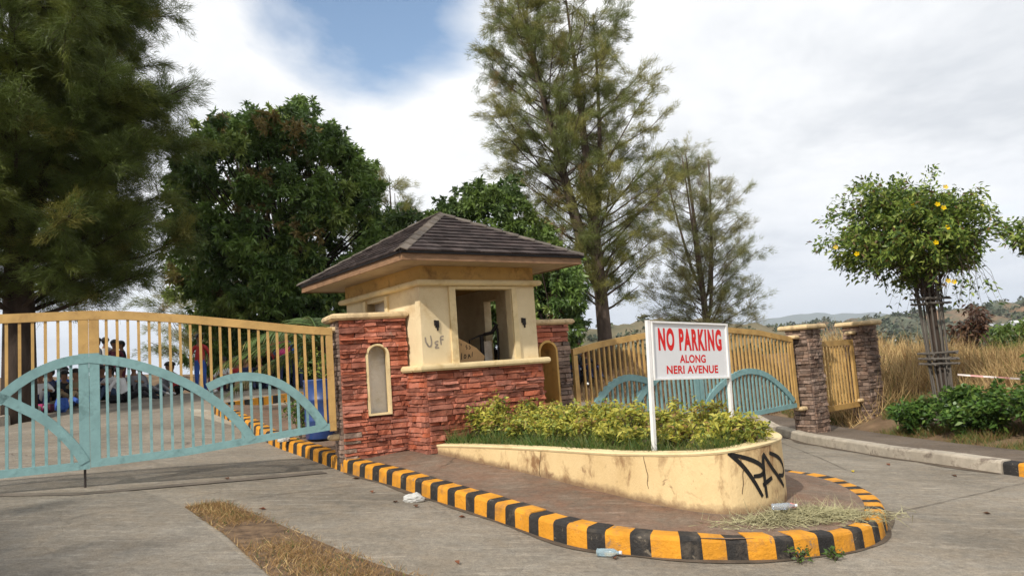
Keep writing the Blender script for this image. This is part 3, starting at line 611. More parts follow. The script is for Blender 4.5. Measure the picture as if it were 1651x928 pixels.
# ------------------------------------------------------------------ gates
def gate_leaf(label, P, ud, L, top, bot, arcs, group, thick=.035, sp=.112, bw=.03, blue_to=None, rod=False):
    """P meeting-edge point; ud direction from the meeting stile to the hinge; arcs: list of polylines (d,z); top/bot: functions of d"""
    fr = frame(P, ud); H = fr(L, 0, bot(L)); g = empty('gate_leaf', H, label, 'gate', group); sw = .105
    k = 24; ds = np.linspace(0, L, k)
    def strip(up_, lo_, name, m_, v0=-.028, v1=.028, d0=0, d1=L):
        ds = np.linspace(d0, d1, k); mb = MB(); vs = []
        for d in ds: vs += [fr(d, v0, lo_(d)), fr(d, v0, up_(d)), fr(d, v1, up_(d)), fr(d, v1, lo_(d))]
        fs = [(i*4+j, i*4+(j+1) % 4, (i+1)*4+(j+1) % 4, (i+1)*4+j) for i in range(k-1) for j in range(4)]+[(0, 1, 2, 3), (4*k-1, 4*k-2, 4*k-3, 4*k-4)]
        mb.add(vs, fs).build(name, m_, g)
    strip(top, lambda d: top(d)-.10, 'top_rail', M_gy, d0=0, d1=L)
    tz = arcs[0][0][1]+.055
    MB().box((.002, -.024, tz), (sw, .024, top(0)-.1), 0, fr).build('meeting_stile', M_gy, g)
    MB().box((.002, -.024, bot(0)), (sw, .024, tz-.001), 0, fr).build('meeting_stile', M_gb, g)
    MB().box((L-.085, -.024, bot(L)-.02), (L-.001, .024, top(L)-.1), 0, fr).build('hinge_stile', M_gy, g)
    strip(lambda d: bot(d)+.085, bot, 'bottom_rail', M_gb, -.0265, .0265, sw, L-.086)
    env = []
    for A in arcs:
        P_ = np.array(A, float)
        for _ in range(2):
            q = [P_[0]]
            for i in range(len(P_)-1): q += [P_[i]*.75+P_[i+1]*.25, P_[i]*.25+P_[i+1]*.75]
            P_ = np.array(q+[P_[-1]])
        P_[:, 1] = np.maximum(P_[:, 1], [bot(d)+.04 for d in P_[:, 0]])
        t = np.gradient(P_, axis=0); t /= np.linalg.norm(t, axis=1)[:, None]; n = np.stack([-t[:, 1], t[:, 0]], 1)*.052; mb = MB(); vs = []
        for p_, q_ in zip(P_, n):
            a, b = p_+q_, p_-q_; vs += [fr(a[0], -.031, a[1]), fr(b[0], -.031, b[1]), fr(b[0], .031, b[1]), fr(a[0], .031, a[1])]
        kk = len(P_); mb.add(vs, [(i*4+j, i*4+(j+1) % 4, (i+1)*4+(j+1) % 4, (i+1)*4+j) for i in range(kk-1) for j in range(4)]+[(0, 1, 2, 3), (4*kk-1, 4*kk-2, 4*kk-3, 4*kk-4)]).build('arch_rail', M_gb, g)
        env.append(P_[np.argsort(P_[:, 0])])
    d = sw+.075
    while d < L-.12:
        zs = [np.interp(d, e_[:, 0], e_[:, 1], left=-9, right=-9) for e_ in env]; zt = max(zs)
        b0 = bot(d)+.05
        if zt > b0+.06:
            MB().box((d-bw/2, -.014, b0), (d+bw/2, .014, zt), 0, fr).build('bar', M_gb, g); MB().box((d-bw/2, -.0142, zt), (d+bw/2, .0142, top(d)-.06), 0, fr).build('bar', M_gy, g)
        else: MB().box((d-bw/2, -.0142, b0), (d+bw/2, .0142, top(d)-.06), 0, fr).build('bar', M_gy, g)
        d += sp
    if rod:
        MB().tube([fr(.055, -.045, bot(0)+.12), fr(.055, -.045, bot(0)-.23)], .013, 8).build('drop_bolt', M_iron, g)
    return g
def lin(pts): X_, Z_ = zip(*pts); return lambda d: float(np.interp(d, X_, Z_))
MP = off(W0, WD, -2.865); back = (-WD[0], -WD[1])
T2 = [[(.0,2.03),(.35,1.97),(.68,1.85),(1.01,1.68),(1.28,1.48),(1.49,1.28),(1.66,1.07),(1.74,.92)], [(1.25,1.60),(1.46,1.69),(1.72,1.71),(2.01,1.64),(2.27,1.46),(2.49,1.21),(2.62,1.0)]]
T1 = [[(.0,2.03),(.24,2.01),(.48,1.92),(.66,1.81),(.80,1.69),(.88,1.60)], [(.05,.86),(.14,1.03),(.29,1.23),(.47,1.41),(.67,1.54),(.84,1.65),(1.15,1.77),(1.45,1.81),(1.9,1.72),(2.3,1.45),(2.6,1.10),(2.72,.92)]]
GA = 'leaves of the nearer ochre and blue double gate'; GB = 'leaves of the farther ochre and blue double gate'
topL = lin([(0,2.575),(.35,2.56),(1.03,2.49),(1.73,2.395),(2.3,2.31),(2.78,2.255)])
gate_leaf('ochre and blue gate leaf hinged on the red wing wall, nearer double gate', MP, WD, 2.775, topL, lin([(0,.80),(1,.82),(2.2,.915),(2.78,.955)]), T2, GA)
gate_leaf('ochre and blue gate leaf with iron drop bolt, far from the red wing wall', off(MP, back, .001), rot(65+177), 2.8, lin([(0,2.575),(.9,2.56),(1.6,2.47),(2.8,2.25)]), lin([(0,.785),(2.8,.80)]), T1, GA, sp=.122, rod=True)
GP0 = off(RP, FD, .92); MR = off(RP, FD, 3.82)
T2r = [[(.0,1.50),(.3,1.47),(.65,1.38),(.95,1.25),(1.2,1.12),(1.42,.99),(1.61,.80),(1.75,.6)], [(1.2,1.15),(1.4,1.22),(1.73,1.28),(2.05,1.21),(2.31,1.04),(2.53,.85),(2.68,.62)]]
T1r = [[(.0,1.50),(.2,1.47),(.45,1.36),(.65,1.22),(.85,1.07)], [(.02,.53),(.2,.73),(.39,.88),(.86,1.09),(1.2,1.17),(1.47,1.18),(1.8,1.12),(2.07,1.01),(2.5,.73),(2.74,.5)]]
gate_leaf('ochre and blue gate leaf hinged on the bare stone wing wall, farther gate', off(MR, FD, -.008), (-FD[0], -FD[1]), 2.87, lin([(0,2.06),(.8,2.02),(1.4,1.98),(2.3,1.885),(2.87,1.79)]), lin([(0,.40),(2.87,.48)]), T2r, GB)
gate_leaf('ochre and blue gate leaf hinged on the stacked stone gate pillar', off(MR, FD, .008), FD, 2.9, lin([(0,2.06),(.8,2.03),(1.8,1.945),(2.9,1.76)]), lin([(0,.36),(1.6,.335),(2.9,.375)]), T1r, GB)
# stone pillars and the pedestrian gate on the pavement
def pillar(P, ud, s, z0, z1, label):
    g = empty('gate_pillar', (*P, z0), label, 'pillar'); fr = frame(P, ud); h = s/2
    MB().box((-h, -h, z0-.2), (h, h, z1), 0, fr).build('core', M_rawback, g)
    for k in range(4):
        a = [(-h, -h), (h, -h), (h, h), (-h, h)][k]; d = [ud, (-ud[1], ud[0]), (-ud[0], -ud[1]), (ud[1], -ud[0])][k]
        if k == 2: continue
        stone_face(g, fr(a[0], a[1], 0)[:2], d, s+.02, z0-.06, z1, SM_RAW, rh=(.05, .10), ln=(.10, .24), dep=(.02, .06))
    slab_round(fr, -h-.12, h+.12, -h-.12, h+.12, z1, z1+.10, e=.03).build('cap', M_cope, g)
    for z in (z1-.18, z0+.42): slab_round(fr, -h-.20, -h+.05, -.1, .08, z, z+.08).build('hinge_block', M_cope, g)
    return g
PP = off(RP, FD, 7.12); pillar(PP, FD, .44, -.13, 1.90, 'stacked stone pillar carrying the farther double gate')
PD = (.832, .555); PP2 = (7.62, 16.9)
pillar(PP2, PD, .46, -.15, 1.92, 'stacked stone pillar by dry grass, at the far end of the small ochre gate')
ug = ((PP2[0]-PP[0]), (PP2[1]-PP[1])); lg = math.hypot(*ug); ug = (ug[0]/lg, ug[1]/lg); fr = frame(off(PP, ug, .34), ug); Lg = lg-.68
pg = empty('pedestrian_gate', fr(Lg, 0, .2), 'small plain ochre barred gate between two stone pillars', 'gate')
MB().box((0, -.025, 1.52), (Lg, .025, 1.64), 0, fr).build('top_rail', M_gy, pg); MB().box((0, -.025, .18), (Lg, .025, .29), 0, fr).build('bottom_rail', M_gy, pg)
for a in (0, Lg-.1): MB().box((a, -.026, .291), (a+.1, .026, 1.519), 0, fr).build('stile', M_gy, pg)
d = .2
while d < Lg-.14: MB().box((d-.016, -.014, .28), (d+.016, .014, 1.53), 0, fr).build('bar', M_gy, pg); d += .12
# ------------------------------------------------------------------ planter
FR = [(-1.14,9.93),(-.62,9.30),(.02,8.534),(.622,7.699),(1.119,7.041),(1.433,6.725),(1.726,6.616),(2.02,6.74),(2.36,7.05),(2.52,7.55),(2.48,8.15),(2.2,8.8),(1.7,9.6),(1.1,10.4),(.60,11.05)]
pw, pt = resample(FR, .06); tn = np.gradient(pw, axis=0); tn /= np.linalg.norm(tn, axis=1)[:, None]; nn = np.stack([-tn[:, 1], tn[:, 0]], 1)   # inwards
ptop = np.interp(pt, [0, .8, 2, 3.2, 4.1, 4.6, 5, 20], [.66, .68, .695, .705, .735, .758, .765, .765])
pl = empty('planter', (.8, 8.6, .3), 'low curved cream plaster planter wall with black spray tag', 'planter')
mb = MB(); mb.sweep([((pw[i, 0], pw[i, 1], 0), (nn[i, 0], nn[i, 1], 0), (0, 0, 1)) for i in range(len(pw))], [(0, -.1), (0, 1), (.15, 1), (.15, -.1)])
v = np.array(mb.v).reshape(len(pw), 4, 3); bz = I(pw[:, 0], pw[:, 1])-.12
v[:, 0, 2] = bz; v[:, 3, 2] = bz; v[:, 1, 2] = ptop-.03; v[:, 2, 2] = ptop-.03; mb.v = [tuple(q) for q in v.reshape(-1, 3)]
mb.build('planter_wall', M_plant_wall, pl)
mb = MB(); mb.sweep([((pw[i, 0], pw[i, 1], ptop[i]), (nn[i, 0], nn[i, 1], 0), (0, 0, 1)) for i in range(len(pw))], [(-.006, -.0295), (-.012, -.012), (-.002, 0.), (.15, .002), (.155, -.0295)]).build('rim', M_trim, pl)
Lp = pw+nn*.14; m2 = len(Lp)//2; A_ = Lp[:m2]; B_ = Lp[::-1][:m2]
V = np.array([a*(1-t)+b*t for a, b in zip(A_, B_) for t in np.linspace(0, 1, 8)]); zz = np.repeat(np.minimum(ptop[:m2], ptop[::-1][:m2]), 8)-.05
zz += .05*np.tile(np.sin(np.linspace(0, np.pi, 8)), m2)
raw_mesh('planter_soil', np.c_[V, zz], [(i*8+j, (i+1)*8+j, (i+1)*8+j+1, i*8+j+1) for i in range(m2-1) for j in range(7)], None, [M_soil], pl, smooth=True)
def on_planter(s, z, o=.004):
    x = np.interp(s, pt, pw[:, 0]); y = np.interp(s, pt, pw[:, 1]); nx = np.interp(s, pt, nn[:, 0]); ny = np.interp(s, pt, nn[:, 1]); return (x-nx*o, y-ny*o, z)
TAG = [[(4.444,.72),(4.563,.61),(4.677,.464),(4.773,.31)], [(4.46,.71),(4.657,.648),(4.78,.59),(4.841,.532),(4.792,.489),(4.682,.496)], [(4.834,.291),(4.825,.409),(4.826,.526),(4.83,.642),(4.863,.671)], [(4.853,.656),(4.964,.522),(5.1,.41),(5.2,.33)], [(4.791,.406),(4.945,.449)], [(4.94,.665),(5.11,.61),(5.24,.53),(5.28,.47),(5.22,.42),(5.08,.45)]]   # black spray tag strokes as (distance along the wall, height)
mb = MB()
for st in TAG: ribbon(on_planter, st, .036, mb)
if TAG: mb.build('graffiti', M_black, pl, label='black sprayed tag on curved end')
for s0, z0 in ((3.62, .70), (2.1, .66), (4.55, .68)):
    mb = MB(); q = [(s0, z0)]
    for k in range(7): q.append((q[-1][0]+rnd.uniform(-.02, .028), q[-1][1]-rnd.uniform(.03, .06)))
    ribbon(on_planter, q, .006, mb); mb.build('crack', mat('crack_dark', (.09, .05, .03), .95), pl)
# ------------------------------------------------------------------ sign
sg = empty('no_parking_sign', (1.22, 7.19, .7), 'white framed no parking sign with red lettering standing in the planter', 'sign')
SO = (1.22, 7.19); TL = R(2.9)
def SF(u, v, z, zp=.75):   # tilted clockwise in its own plane about the left post foot
    u2 = u*math.cos(TL)+(z-zp)*math.sin(TL); z2 = zp+(z-zp)*math.cos(TL)-u*math.sin(TL); return frame(SO, FD)(u2, v, z2)
PWd, Z0s, Z1s = 1.14, 1.37, 1.93
MB().box((-.020, -.015, .55), (.016, .02, Z1s+.008), 0, SF).build('post', M_white, sg)
MB().box((PWd-.016, -.015, .45), (PWd+.016, .02, Z1s-.0), 0, SF).build('post', M_white, sg)
MB().box((.023, -.012, Z0s+.012), (PWd-.023, .012, Z1s-.012), 0, SF).build('panel', M_signw, sg)
for a, b, c, d in ((.023, PWd-.019, Z1s-.018, Z1s-.0), (.023, PWd-.019, Z0s, Z0s+.014)): MB().box((a, -.03, c), (b, .028, d), 0, SF).build('frame_rail', M_white, sg)
for a, b in ((.0235, .037), (PWd-.032, PWd-.0195)): MB().box((a, -.028, Z0s+.0145), (b, .027, Z1s-.0185), 0, SF).build('frame_rail', M_white, sg)
def text_mesh(txt, size, offset, u0, u1, z0, z1, name):
    cu = bpy.data.curves.new('t', 'FONT'); cu.body = txt; cu.size = size; cu.offset = offset; cu.extrude = 0; cu.space_character = 1.22 if len(txt) == 10 else 1.06
    o = bpy.data.objects.new('t', cu); COL.objects.link(o); dg = bpy.context.evaluated_depsgraph_get(); dg.update(); me = bpy.data.meshes.new_from_object(o.evaluated_get(dg)); bpy.data.objects.remove(o)
    a = np.array([v.co[:] for v in me.vertices]); lo, hi = a.min(0), a.max(0)
    for v in me.vertices:
        q = SF(u0+(v.co.x-lo[0])/(hi[0]-lo[0])*(u1-u0), -.0135, z0+(v.co.y-lo[1])/(hi[1]-lo[1])*(z1-z0)); v.co = q
    me.materials.clear(); me.materials.append(M_signr); o = bpy.data.objects.new(name, me); COL.objects.link(o); adopt(o, sg)
text_mesh('NO PARKING', 1, .05, .115, 1.04, 1.648, 1.868, 'lettering')
text_mesh('ALONG', 1, .03, .40, .78, 1.53, 1.61, 'lettering')
text_mesh('NERI AVENUE', 1, .03, .21, .96, 1.425, 1.505, 'lettering')
# ------------------------------------------------------------------ plants
def smooth_noise(P, s, seed):
    r = np.random.default_rng(seed); k = r.normal(size=(6, 3))*s; ph = r.uniform(0, 6.28, 6); return np.sin(P @ k.T+ph).mean(1)
M_caLs = [leafmat('casuarina_olive', (.25, .245, .07)), leafmat('casuarina_green', (.16, .19, .055)), leafmat('casuarina_brown', (.25, .175, .07))]
M_caPs = [leafmat('casuarina_pale', (.25, .24, .09)), leafmat('casuarina_pale_green', (.18, .20, .07)), leafmat('casuarina_pale_brown', (.28, .21, .11))]
M_caDs = [leafmat('casuarina_dark', (.145, .175, .034), trans=.3), leafmat('casuarina_deep', (.095, .13, .028), trans=.3), leafmat('casuarina_gold', (.21, .20, .045), trans=.3)]
def casuarina(name, base, H, crown_r, label, mats, lean=(0, 0), n_br=110, tuft=46, nl=.32, nw=.022, cb=.22, up_=.75, trunk_r=.28, leaders=3, seed=1, gap=.25, droop=.45, low=None, fan=1., group=None, bark=None, KN=22):
    """she-oak: leaders, ascending branches and thin hanging needle tufts"""
    r = np.random.default_rng(seed); pr = random.Random(seed); base = Vector(base)
    t = empty(name, base, label, 'tree', group); tb = MB()
    def axis(h): return base+Vector((lean[0]*h*h*H, lean[1]*h*h*H, h*H))
    tb.tube([axis(h) for h in np.linspace(-.02, 1, 16)], [trunk_r*(1-h)**.9+.012 for h in np.linspace(0, 1, 16)], 10)
    axes = [axis]
    for k in range(leaders):
        h0 = pr.uniform(.16, .42); az = pr.uniform(0, 6.28); sp = pr.uniform(.07, .14)*H
        def ax2(h, h0=h0, az=az, sp=sp):
            q = max(0, (h-h0)/(1-h0)); return axis(h)+Vector((math.cos(az)*sp*q**.6, math.sin(az)*sp*q**.6, -.04*H*q))
        tb.tube([ax2(h) for h in np.linspace(h0, .97, 12)], [trunk_r*.55*(1-h)**.8+.01 for h in np.linspace(h0, .97, 12)], 7); axes.append(ax2)
    tp, td, tc_ = [], [], []
    for i in range(n_br):
        h = cb+(1-cb)*(i+pr.random())/n_br; ax = pr.choice(axes) if h > .4 else axis; az = i*2.399+pr.uniform(-.4, .4)
        rad = crown_r(h)*pr.uniform(.65, 1.1); o = ax(h*.985); d = Vector((math.cos(az), math.sin(az), 0)); rise = rad*up_*pr.uniform(.7, 1.2)
        pts = [o+d*(rad*s)+Vector((0, 0, rise*s**1.15)) + Vector((pr.uniform(-.05,.05), pr.uniform(-.05,.05), pr.uniform(-.05,.05)))*rad*s for s in (0, .25, .5, .75, 1)]
        tb.tube(pts, [max(.012, trunk_r*.2*(1-h*.6)*(1-s*.85)) for s in (0, .25, .5, .75, 1)], 5, cap=False)
        shade_clump = pr.random()
        nt_ = max(3, int(tuft/8*(.35+rad/2.5)))
        for _ in range(nt_):
            s = pr.uniform(.2, 1.02)**.75; k = min(3, int(s*4)); f_ = min(1., s*4-k); p = pts[k].lerp(pts[k+1], f_)
            tl = nl*pr.uniform(2.2, 4.2); dv = (d*.55+Vector((pr.gauss(0, .6), pr.gauss(0, .6), pr.gauss(.35, .4)))).normalized(); cl = shade_clump*.6+pr.random()*.4
            tb.tube([p, p+dv*tl*.6+Vector((0, 0, -.03*tl)), p+dv*tl+Vector((0, 0, -.25*droop*tl))], [.008, .005, .003], 3, cap=False)
            for q_ in np.linspace(.15, 1.05, 9): tp.append(p+dv*(tl*q_)+Vector((pr.gauss(0, .11*tl), pr.gauss(0, .11*tl), -.25*droop*tl*q_*q_+pr.gauss(0, .10*tl)))); td.append(dv*.8+Vector((0, 0, -.5*droop*q_+.15))); tc_.append(cl)
    tb.build('trunk', bark or M_bark, t, smooth=True)
    tp = np.array(tp); td = unit(np.array(td)); tc_ = np.array(tc_); K = KN; n = len(tp)
    P = np.repeat(tp, K, 0)+r.normal(size=(n*K, 3))*nl*.28; Dd = np.repeat(unit(td), K, 0)+r.normal(size=(n*K, 3))*.42*fan
    V, F_ = needles(P, Dd, nl*r.uniform(.6, 1.35, n*K), nw)
    mi = np.repeat(np.where(tc_ < .5, 0, np.where(tc_ < .9, 1, 2)), K)
    raw_mesh('crown', V, F_, mi, mats, t); return t
def prof(pts): X_, Z_ = zip(*pts); return lambda h: float(np.interp(h, X_, Z_))
casuarina('casuarina_tree', (-11.15, 17.0, 1.35), 15.5, prof([(0,1.),(.16,3.3),(.28,3.8),(.45,3.7),(.62,3.4),(.8,3.1),(1,1.2)]), 'huge dark feathery she-oak with thick trunk rising behind the nearer gate', M_caDs, n_br=230, tuft=170, nl=.20, nw=.010, cb=.13, up_=.40, trunk_r=.36, leaders=4, seed=3, droop=1., bark=M_barkd)
casuarina('casuarina_tree', (3.35, 28.5, .9), 15.6, prof([(0,.6),(.2,1.9),(.3,2.9),(.45,3.1),(.62,2.8),(.8,2.1),(.93,1.4),(1,.6)]), 'tallest open she-oak, dark forked trunk behind the guardhouse roof', M_caLs, lean=(-.03,0), n_br=160, tuft=52, nl=.23, nw=.013, cb=.16, up_=.8, trunk_r=.30, leaders=4, seed=11, droop=.35)
casuarina('casuarina_tree', (9.6, 38, .2), 12.0, prof([(0,1.4),(.15,2.9),(.3,2.8),(.5,2.3),(.7,1.6),(.9,.8),(1,.3)]), 'thin pale she-oak with see-through crown behind the no parking sign', M_caPs, lean=(-.02,0), n_br=120, tuft=34, nl=.26, nw=.012, cb=.1, up_=.7, trunk_r=.2, leaders=5, seed=21, droop=.2)
casuarina('casuarina_tree', (-13.5, 33, .6), 7.0, prof([(0,1),(.3,2.4),(.6,2.0),(1,.4)]), 'small pale she-oak beyond the gate, below the mango tree', M_caLs, n_br=46, tuft=40, nl=.25, nw=.016, cb=.2, up_=.6, trunk_r=.14, leaders=2, seed=31)
casuarina('casuarina_tree', (-5.1, 33, .8), 9.6, prof([(0,.8),(.4,2.0),(.7,1.3),(1,.3)]), 'slim pale she-oak tip showing left of the rounded tree behind the roof', M_caLs, n_br=46, tuft=40, nl=.25, nw=.016, cb=.3, up_=.8, trunk_r=.14, leaders=2, seed=41)
casuarina('casuarina_tree', (-12.0, -4.2, .9), 8.6, prof([(0,1.),(.25,3.2),(.45,4.3),(.7,3.6),(1,1.0)]), 'unseen she-oak added to shade the drive in front of the gate', M_caDs, n_br=90, tuft=60, nl=.3, nw=.03, cb=.3, up_=.45, trunk_r=.3, leaders=3, seed=51, droop=.7, bark=M_barkd)  # out of view behind left of the camera, added to shade the foreground
def broadleaf(name, base, c, rad, label, mats, probs, n_clump=150, per=230, ll=.2, lw=.06, cs=.55, seed=1, trunk_r=.3, inner=.62, flat=.75, bark=None, cut=None):
    """dome of leaf whorls carried on limbs: lumpy outline, dark gaps between lumps"""
    r = np.random.default_rng(seed); pr = random.Random(seed); t = empty(name, base, label, 'tree'); base = Vector(base); c = Vector(c); tb = MB()
    P = []
    while len(P) < n_clump:
        v = unit(r.normal(size=(1, 3)))[0]; f_ = r.uniform(inner, 1.)**.6; lump = 1+.16*smooth_noise(v[None]*2.2, 1.6, seed)[0]*2
        q = np.array(c)+v*np.array(rad)*f_*lump
        if q[2] < base.z+.3 or (cut and cut(q)): continue
        P.append(q)
    P = np.array(P); fork = base.lerp(c, .45)
    tb.tube([base-Vector((0, 0, .2)), base.lerp(fork, .5)+Vector((.1, 0, 0)), fork], [trunk_r, trunk_r*.8, trunk_r*.7], 10)
    for q in P[::4]:
        q = Vector(q); m_ = fork.lerp(q, .5)+Vector((0, 0, .1*(q-fork).length)); tb.tube([fork, m_, q], [trunk_r*.2, trunk_r*.1, .015], 5, cap=False)
    tb.build('trunk', bark or M_barkd, t, smooth=True)
    n = len(P); kind = r.choice(len(mats), n, p=probs); K = per
    dirs = unit(r.normal(size=(n*K, 3))); cc = np.repeat(P, K, 0); out = unit(cc-np.array(c))
    # whorls inside each clump
    W_ = 14; wc = unit(r.normal(size=(n, W_, 3))+.55*unit(P-np.array(c))[:, None, :])*r.uniform(.4, 1., (n, W_, 1))*cs*r.uniform(.7, 1.25, (n, 1, 1)); wi = r.integers(0, W_, (n, K))
    p0 = cc+np.take_along_axis(wc, wi[:, :, None], 1).reshape(-1, 3)*np.array([1, 1, flat])+r.normal(size=(n*K, 3))*.03
    Dd = dirs+.45*out; Dd[:, 2] -= .35
    V, F_ = leaf_quads(p0, Dd, ll*r.uniform(.6, 1.25, n*K), lw*r.uniform(.7, 1.2, n*K), .12)
    raw_mesh('crown', V, F_, np.repeat(kind, K), mats, t); return t
M_mango = [leafmat('mango_green', (.14, .22, .05), rough=.4), leafmat('mango_deep', (.075, .13, .032), rough=.4), leafmat('mango_flush', (.22, .17, .06), rough=.45), leafmat('mango_light', (.22, .29, .07), rough=.4)]
broadleaf('mango_tree', (-7.6, 26, 1.2), (-7.95, 26, 6.35), (3.55, 3.3, 4.9), 'broad rounded dark green mango tree left of the guardhouse roof', M_mango, [.46, .28, .06, .20], n_clump=520, per=300, ll=.23, lw=.075, cs=.66, seed=5, trunk_r=.35)
M_leafy = [leafmat('leafy_green', (.10, .155, .032)), leafmat('leafy_deep', (.065, .11, .028)), leafmat('leafy_light', (.14, .19, .042))]
broadleaf('leafy_tree', (-.9, 24.5, .9), (-1.0, 24.5, 4.3), (2.75, 2.3, 3.1), 'bushy green tree rising directly behind the guardhouse roof', M_leafy, [.45, .35, .2], n_clump=280, per=230, ll=.22, lw=.085, cs=.55, seed=8)
broadleaf('leafy_tree', (1.2, 22.5, .9), (1.1, 22.5, 3.4), (.8, 1.0, 1.7), 'dark shaded tree under the tallest she-oak, beside the guardhouse eave', M_mango, [.3, .55, .05, .10], n_clump=60, per=200, ll=.2, lw=.07, cs=.5, seed=9, trunk_r=.16)
# dark shrubs under the mango
for k, (x, y, s) in enumerate(((-6.2,24,1.3),(-4.6,23.4,1.5),(-3.2,22.8,1.4),(-7.8,25.6,1.2))):
    broadleaf('undergrowth_shrub', (x, y, float(T(np.array([x]), np.array([y]))[0])), (x, y, 1.7+.5*s), (1.1, 1., 1.25), 'dark shrub in the shade under the mango tree', M_mango, [.25, .7, .0, .05], n_clump=34, per=150, ll=.2, lw=.07, cs=.4, seed=60+k, trunk_r=.06)['group'] = 'shrubs in the shade under the mango tree'
for o in [q for q in bpy.data.objects if q.name.startswith('undergrowth_shrub')]: o['category'] = 'shrub'
# palm behind the guardhouse
M_palm = [leafmat('palm_leaf', (.075, .12, .03), rough=.45), leafmat('palm_yellow', (.17, .16, .05), rough=.5)]
pb = Vector((-3.75, 14.6, 1.0)); pa = empty('palm', pb, 'young palm with arching fronds behind the wing wall', 'palm')
MB().tube([pb-Vector((0,0,.3)), pb+Vector((0,0,.9)), pb+Vector((0,0,1.25))], [.13, .11, .08], 9).build('trunk', M_barkd, pa)
for k, (az, el, ln_) in enumerate(((2.75, 52, 2.0), (3.35, 30, 1.9), (2.3, 68, 1.9), (3.8, 45, 1.8), (1.2, 60, 1.7), (.3, 50, 1.7), (4.6, 50, 1.6), (5.4, 55, 1.6), (3.0, 12, 1.7))):
    o = pb+Vector((0, 0, 1.2)); d = Vector((math.cos(az), math.sin(az), 0)); pts = []
    for s in np.linspace(0, 1, 13): pts.append(o+d*(ln_*s*math.cos(R(el))*(.75+.4*s))+Vector((0, 0, ln_*(s*math.sin(R(el))-.62*s*s))))
    mb = MB().tube(pts, [.022*(1-s*.8) for s in np.linspace(0, 1, 13)], 5); side = d.cross(Vector((0, 0, 1)))
    for i in range(1, 13):
        for q in range(4):
            a = pts[i-1].lerp(pts[i], q/4); tn_ = (pts[i]-pts[i-1]).normalized(); L_ = .5*math.sin(.35+2.5*i/13)+.08
            for sg_ in (-1, 1):
                dd = (side*sg_*.85+tn_*.65+Vector((0, 0, -.35+rnd.uniform(-.12,.12)))).normalized(); wv = tn_*.018; mid = a+dd*L_*.5
                mb.add([a, mid+wv, a+dd*L_+Vector((0,0,-.06)), mid-wv], [(0, 1, 2, 3)], 0 if rnd.random() < .8 else 1)
    mb.build('frond', M_palm, pa)
# shrubs in the planter
M_dur = [leafmat('duranta_gold', (.46, .43, .075), trans=.3), leafmat('duranta_lime', (.28, .32, .06), trans=.3), leafmat('duranta_green', (.10, .16, .035)), leafmat('duranta_blush', (.32, .20, .07), trans=.3)]
def shrub(name, P, h, rad, label, mats, probs, n, ll, lw, group, seed, stems=7, cat='shrub', upw=.5, low=.1, ztop=True):
    r = np.random.default_rng(seed); pr = random.Random(seed); t = empty(name, P, label, cat, group); P = Vector(P); tb = MB(); tips = []
    for k in range(stems):
        az = pr.uniform(0, 6.28); q = pr.uniform(.2, 1)**.6; tip = P+Vector((math.cos(az)*rad*q, math.sin(az)*rad*q, h*pr.uniform(.55, 1.08)*(1-.25*q*q))); mid = P.lerp(tip, .5)+Vector((0, 0, h*.1))
        tb.tube([P, mid, tip], [.010, .007, .003], 4, cap=False); tips.append((P, mid, tip))
        for j in range(2):
            s = pr.uniform(.35, .8); b = P.lerp(mid, s*2) if s < .5 else mid.lerp(tip, s*2-1); az2 = pr.uniform(0, 6.28); e_ = b+Vector((math.cos(az2)*.5, math.sin(az2)*.5, .7))*h*pr.uniform(.15, .4); tb.tube([b, e_], [.006, .002], 3, cap=False); tips.append((b, b.lerp(e_, .5), e_))
    tb.build('stem', M_bark, t)
    A = np.array([[*a, *b, *c_] for a, b, c_ in tips]); i = r.integers(0, len(A), n); s = r.uniform(low, 1.03, n)[:, None]**.8
    p = np.where(s < .5, A[i, :3]+(A[i, 3:6]-A[i, :3])*s*2, A[i, 3:6]+(A[i, 6:]-A[i, 3:6])*(s*2-1))+r.normal(size=(n, 3))*.035*(h/.4)**.5
    D_ = r.normal(size=(n, 3)); D_[:, 2] = D_[:, 2]*.6+upw; V, F_ = leaf_quads(p, D_, ll*r.uniform(.55, 1.3, n), lw*r.uniform(.7, 1.25, n), .25)
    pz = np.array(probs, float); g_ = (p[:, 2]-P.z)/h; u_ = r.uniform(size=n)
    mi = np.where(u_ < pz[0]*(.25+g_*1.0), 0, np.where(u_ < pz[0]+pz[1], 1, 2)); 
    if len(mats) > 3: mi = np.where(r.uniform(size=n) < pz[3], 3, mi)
    raw_mesh('foliage', V, F_, mi, mats, t); return t
def planter_pt(s, t):   # s along the wall 0..1, t across 0..1
    i = min(m2-1, int(s*(m2-1))); a, b = A_[i], B_[i]; return a*(1-t)+b*t
k = 0
spots = []
for s in np.linspace(.05, .97, 12):
    a, b = planter_pt(s, 0), planter_pt(s, 1); wdt = np.linalg.norm(b-a); nn_ = max(1, int(round((wdt-.2)/.34)))
    for q in range(nn_):
        p_ = a+(b-a)*((.24+(wdt-.42)*(q+.5+rnd.uniform(-.2, .2))/nn_)/wdt); spots.append((p_[0], p_[1], q))
spots.sort(key=lambda q: q[1])
for k, (x, y, q) in enumerate(spots):
    h = rnd.uniform(.20, .44)*(1.0 if q else .8)+(.12 if y > 9.3 and x < -.2 else 0)
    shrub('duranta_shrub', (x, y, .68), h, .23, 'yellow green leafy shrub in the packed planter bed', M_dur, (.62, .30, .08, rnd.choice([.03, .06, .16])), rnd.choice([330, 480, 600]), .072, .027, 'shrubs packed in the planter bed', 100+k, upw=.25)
def blades(name, P, h, w_, mats, mi, lean_=.35, parent=None, **tags):
    n = len(P); r = rng; d = r.normal(size=(n, 3))*lean_; d[:, 2] = 1
    V, F_ = needles(P, d, h, w_); return raw_mesh(name, V, F_, mi, mats, parent, **tags)
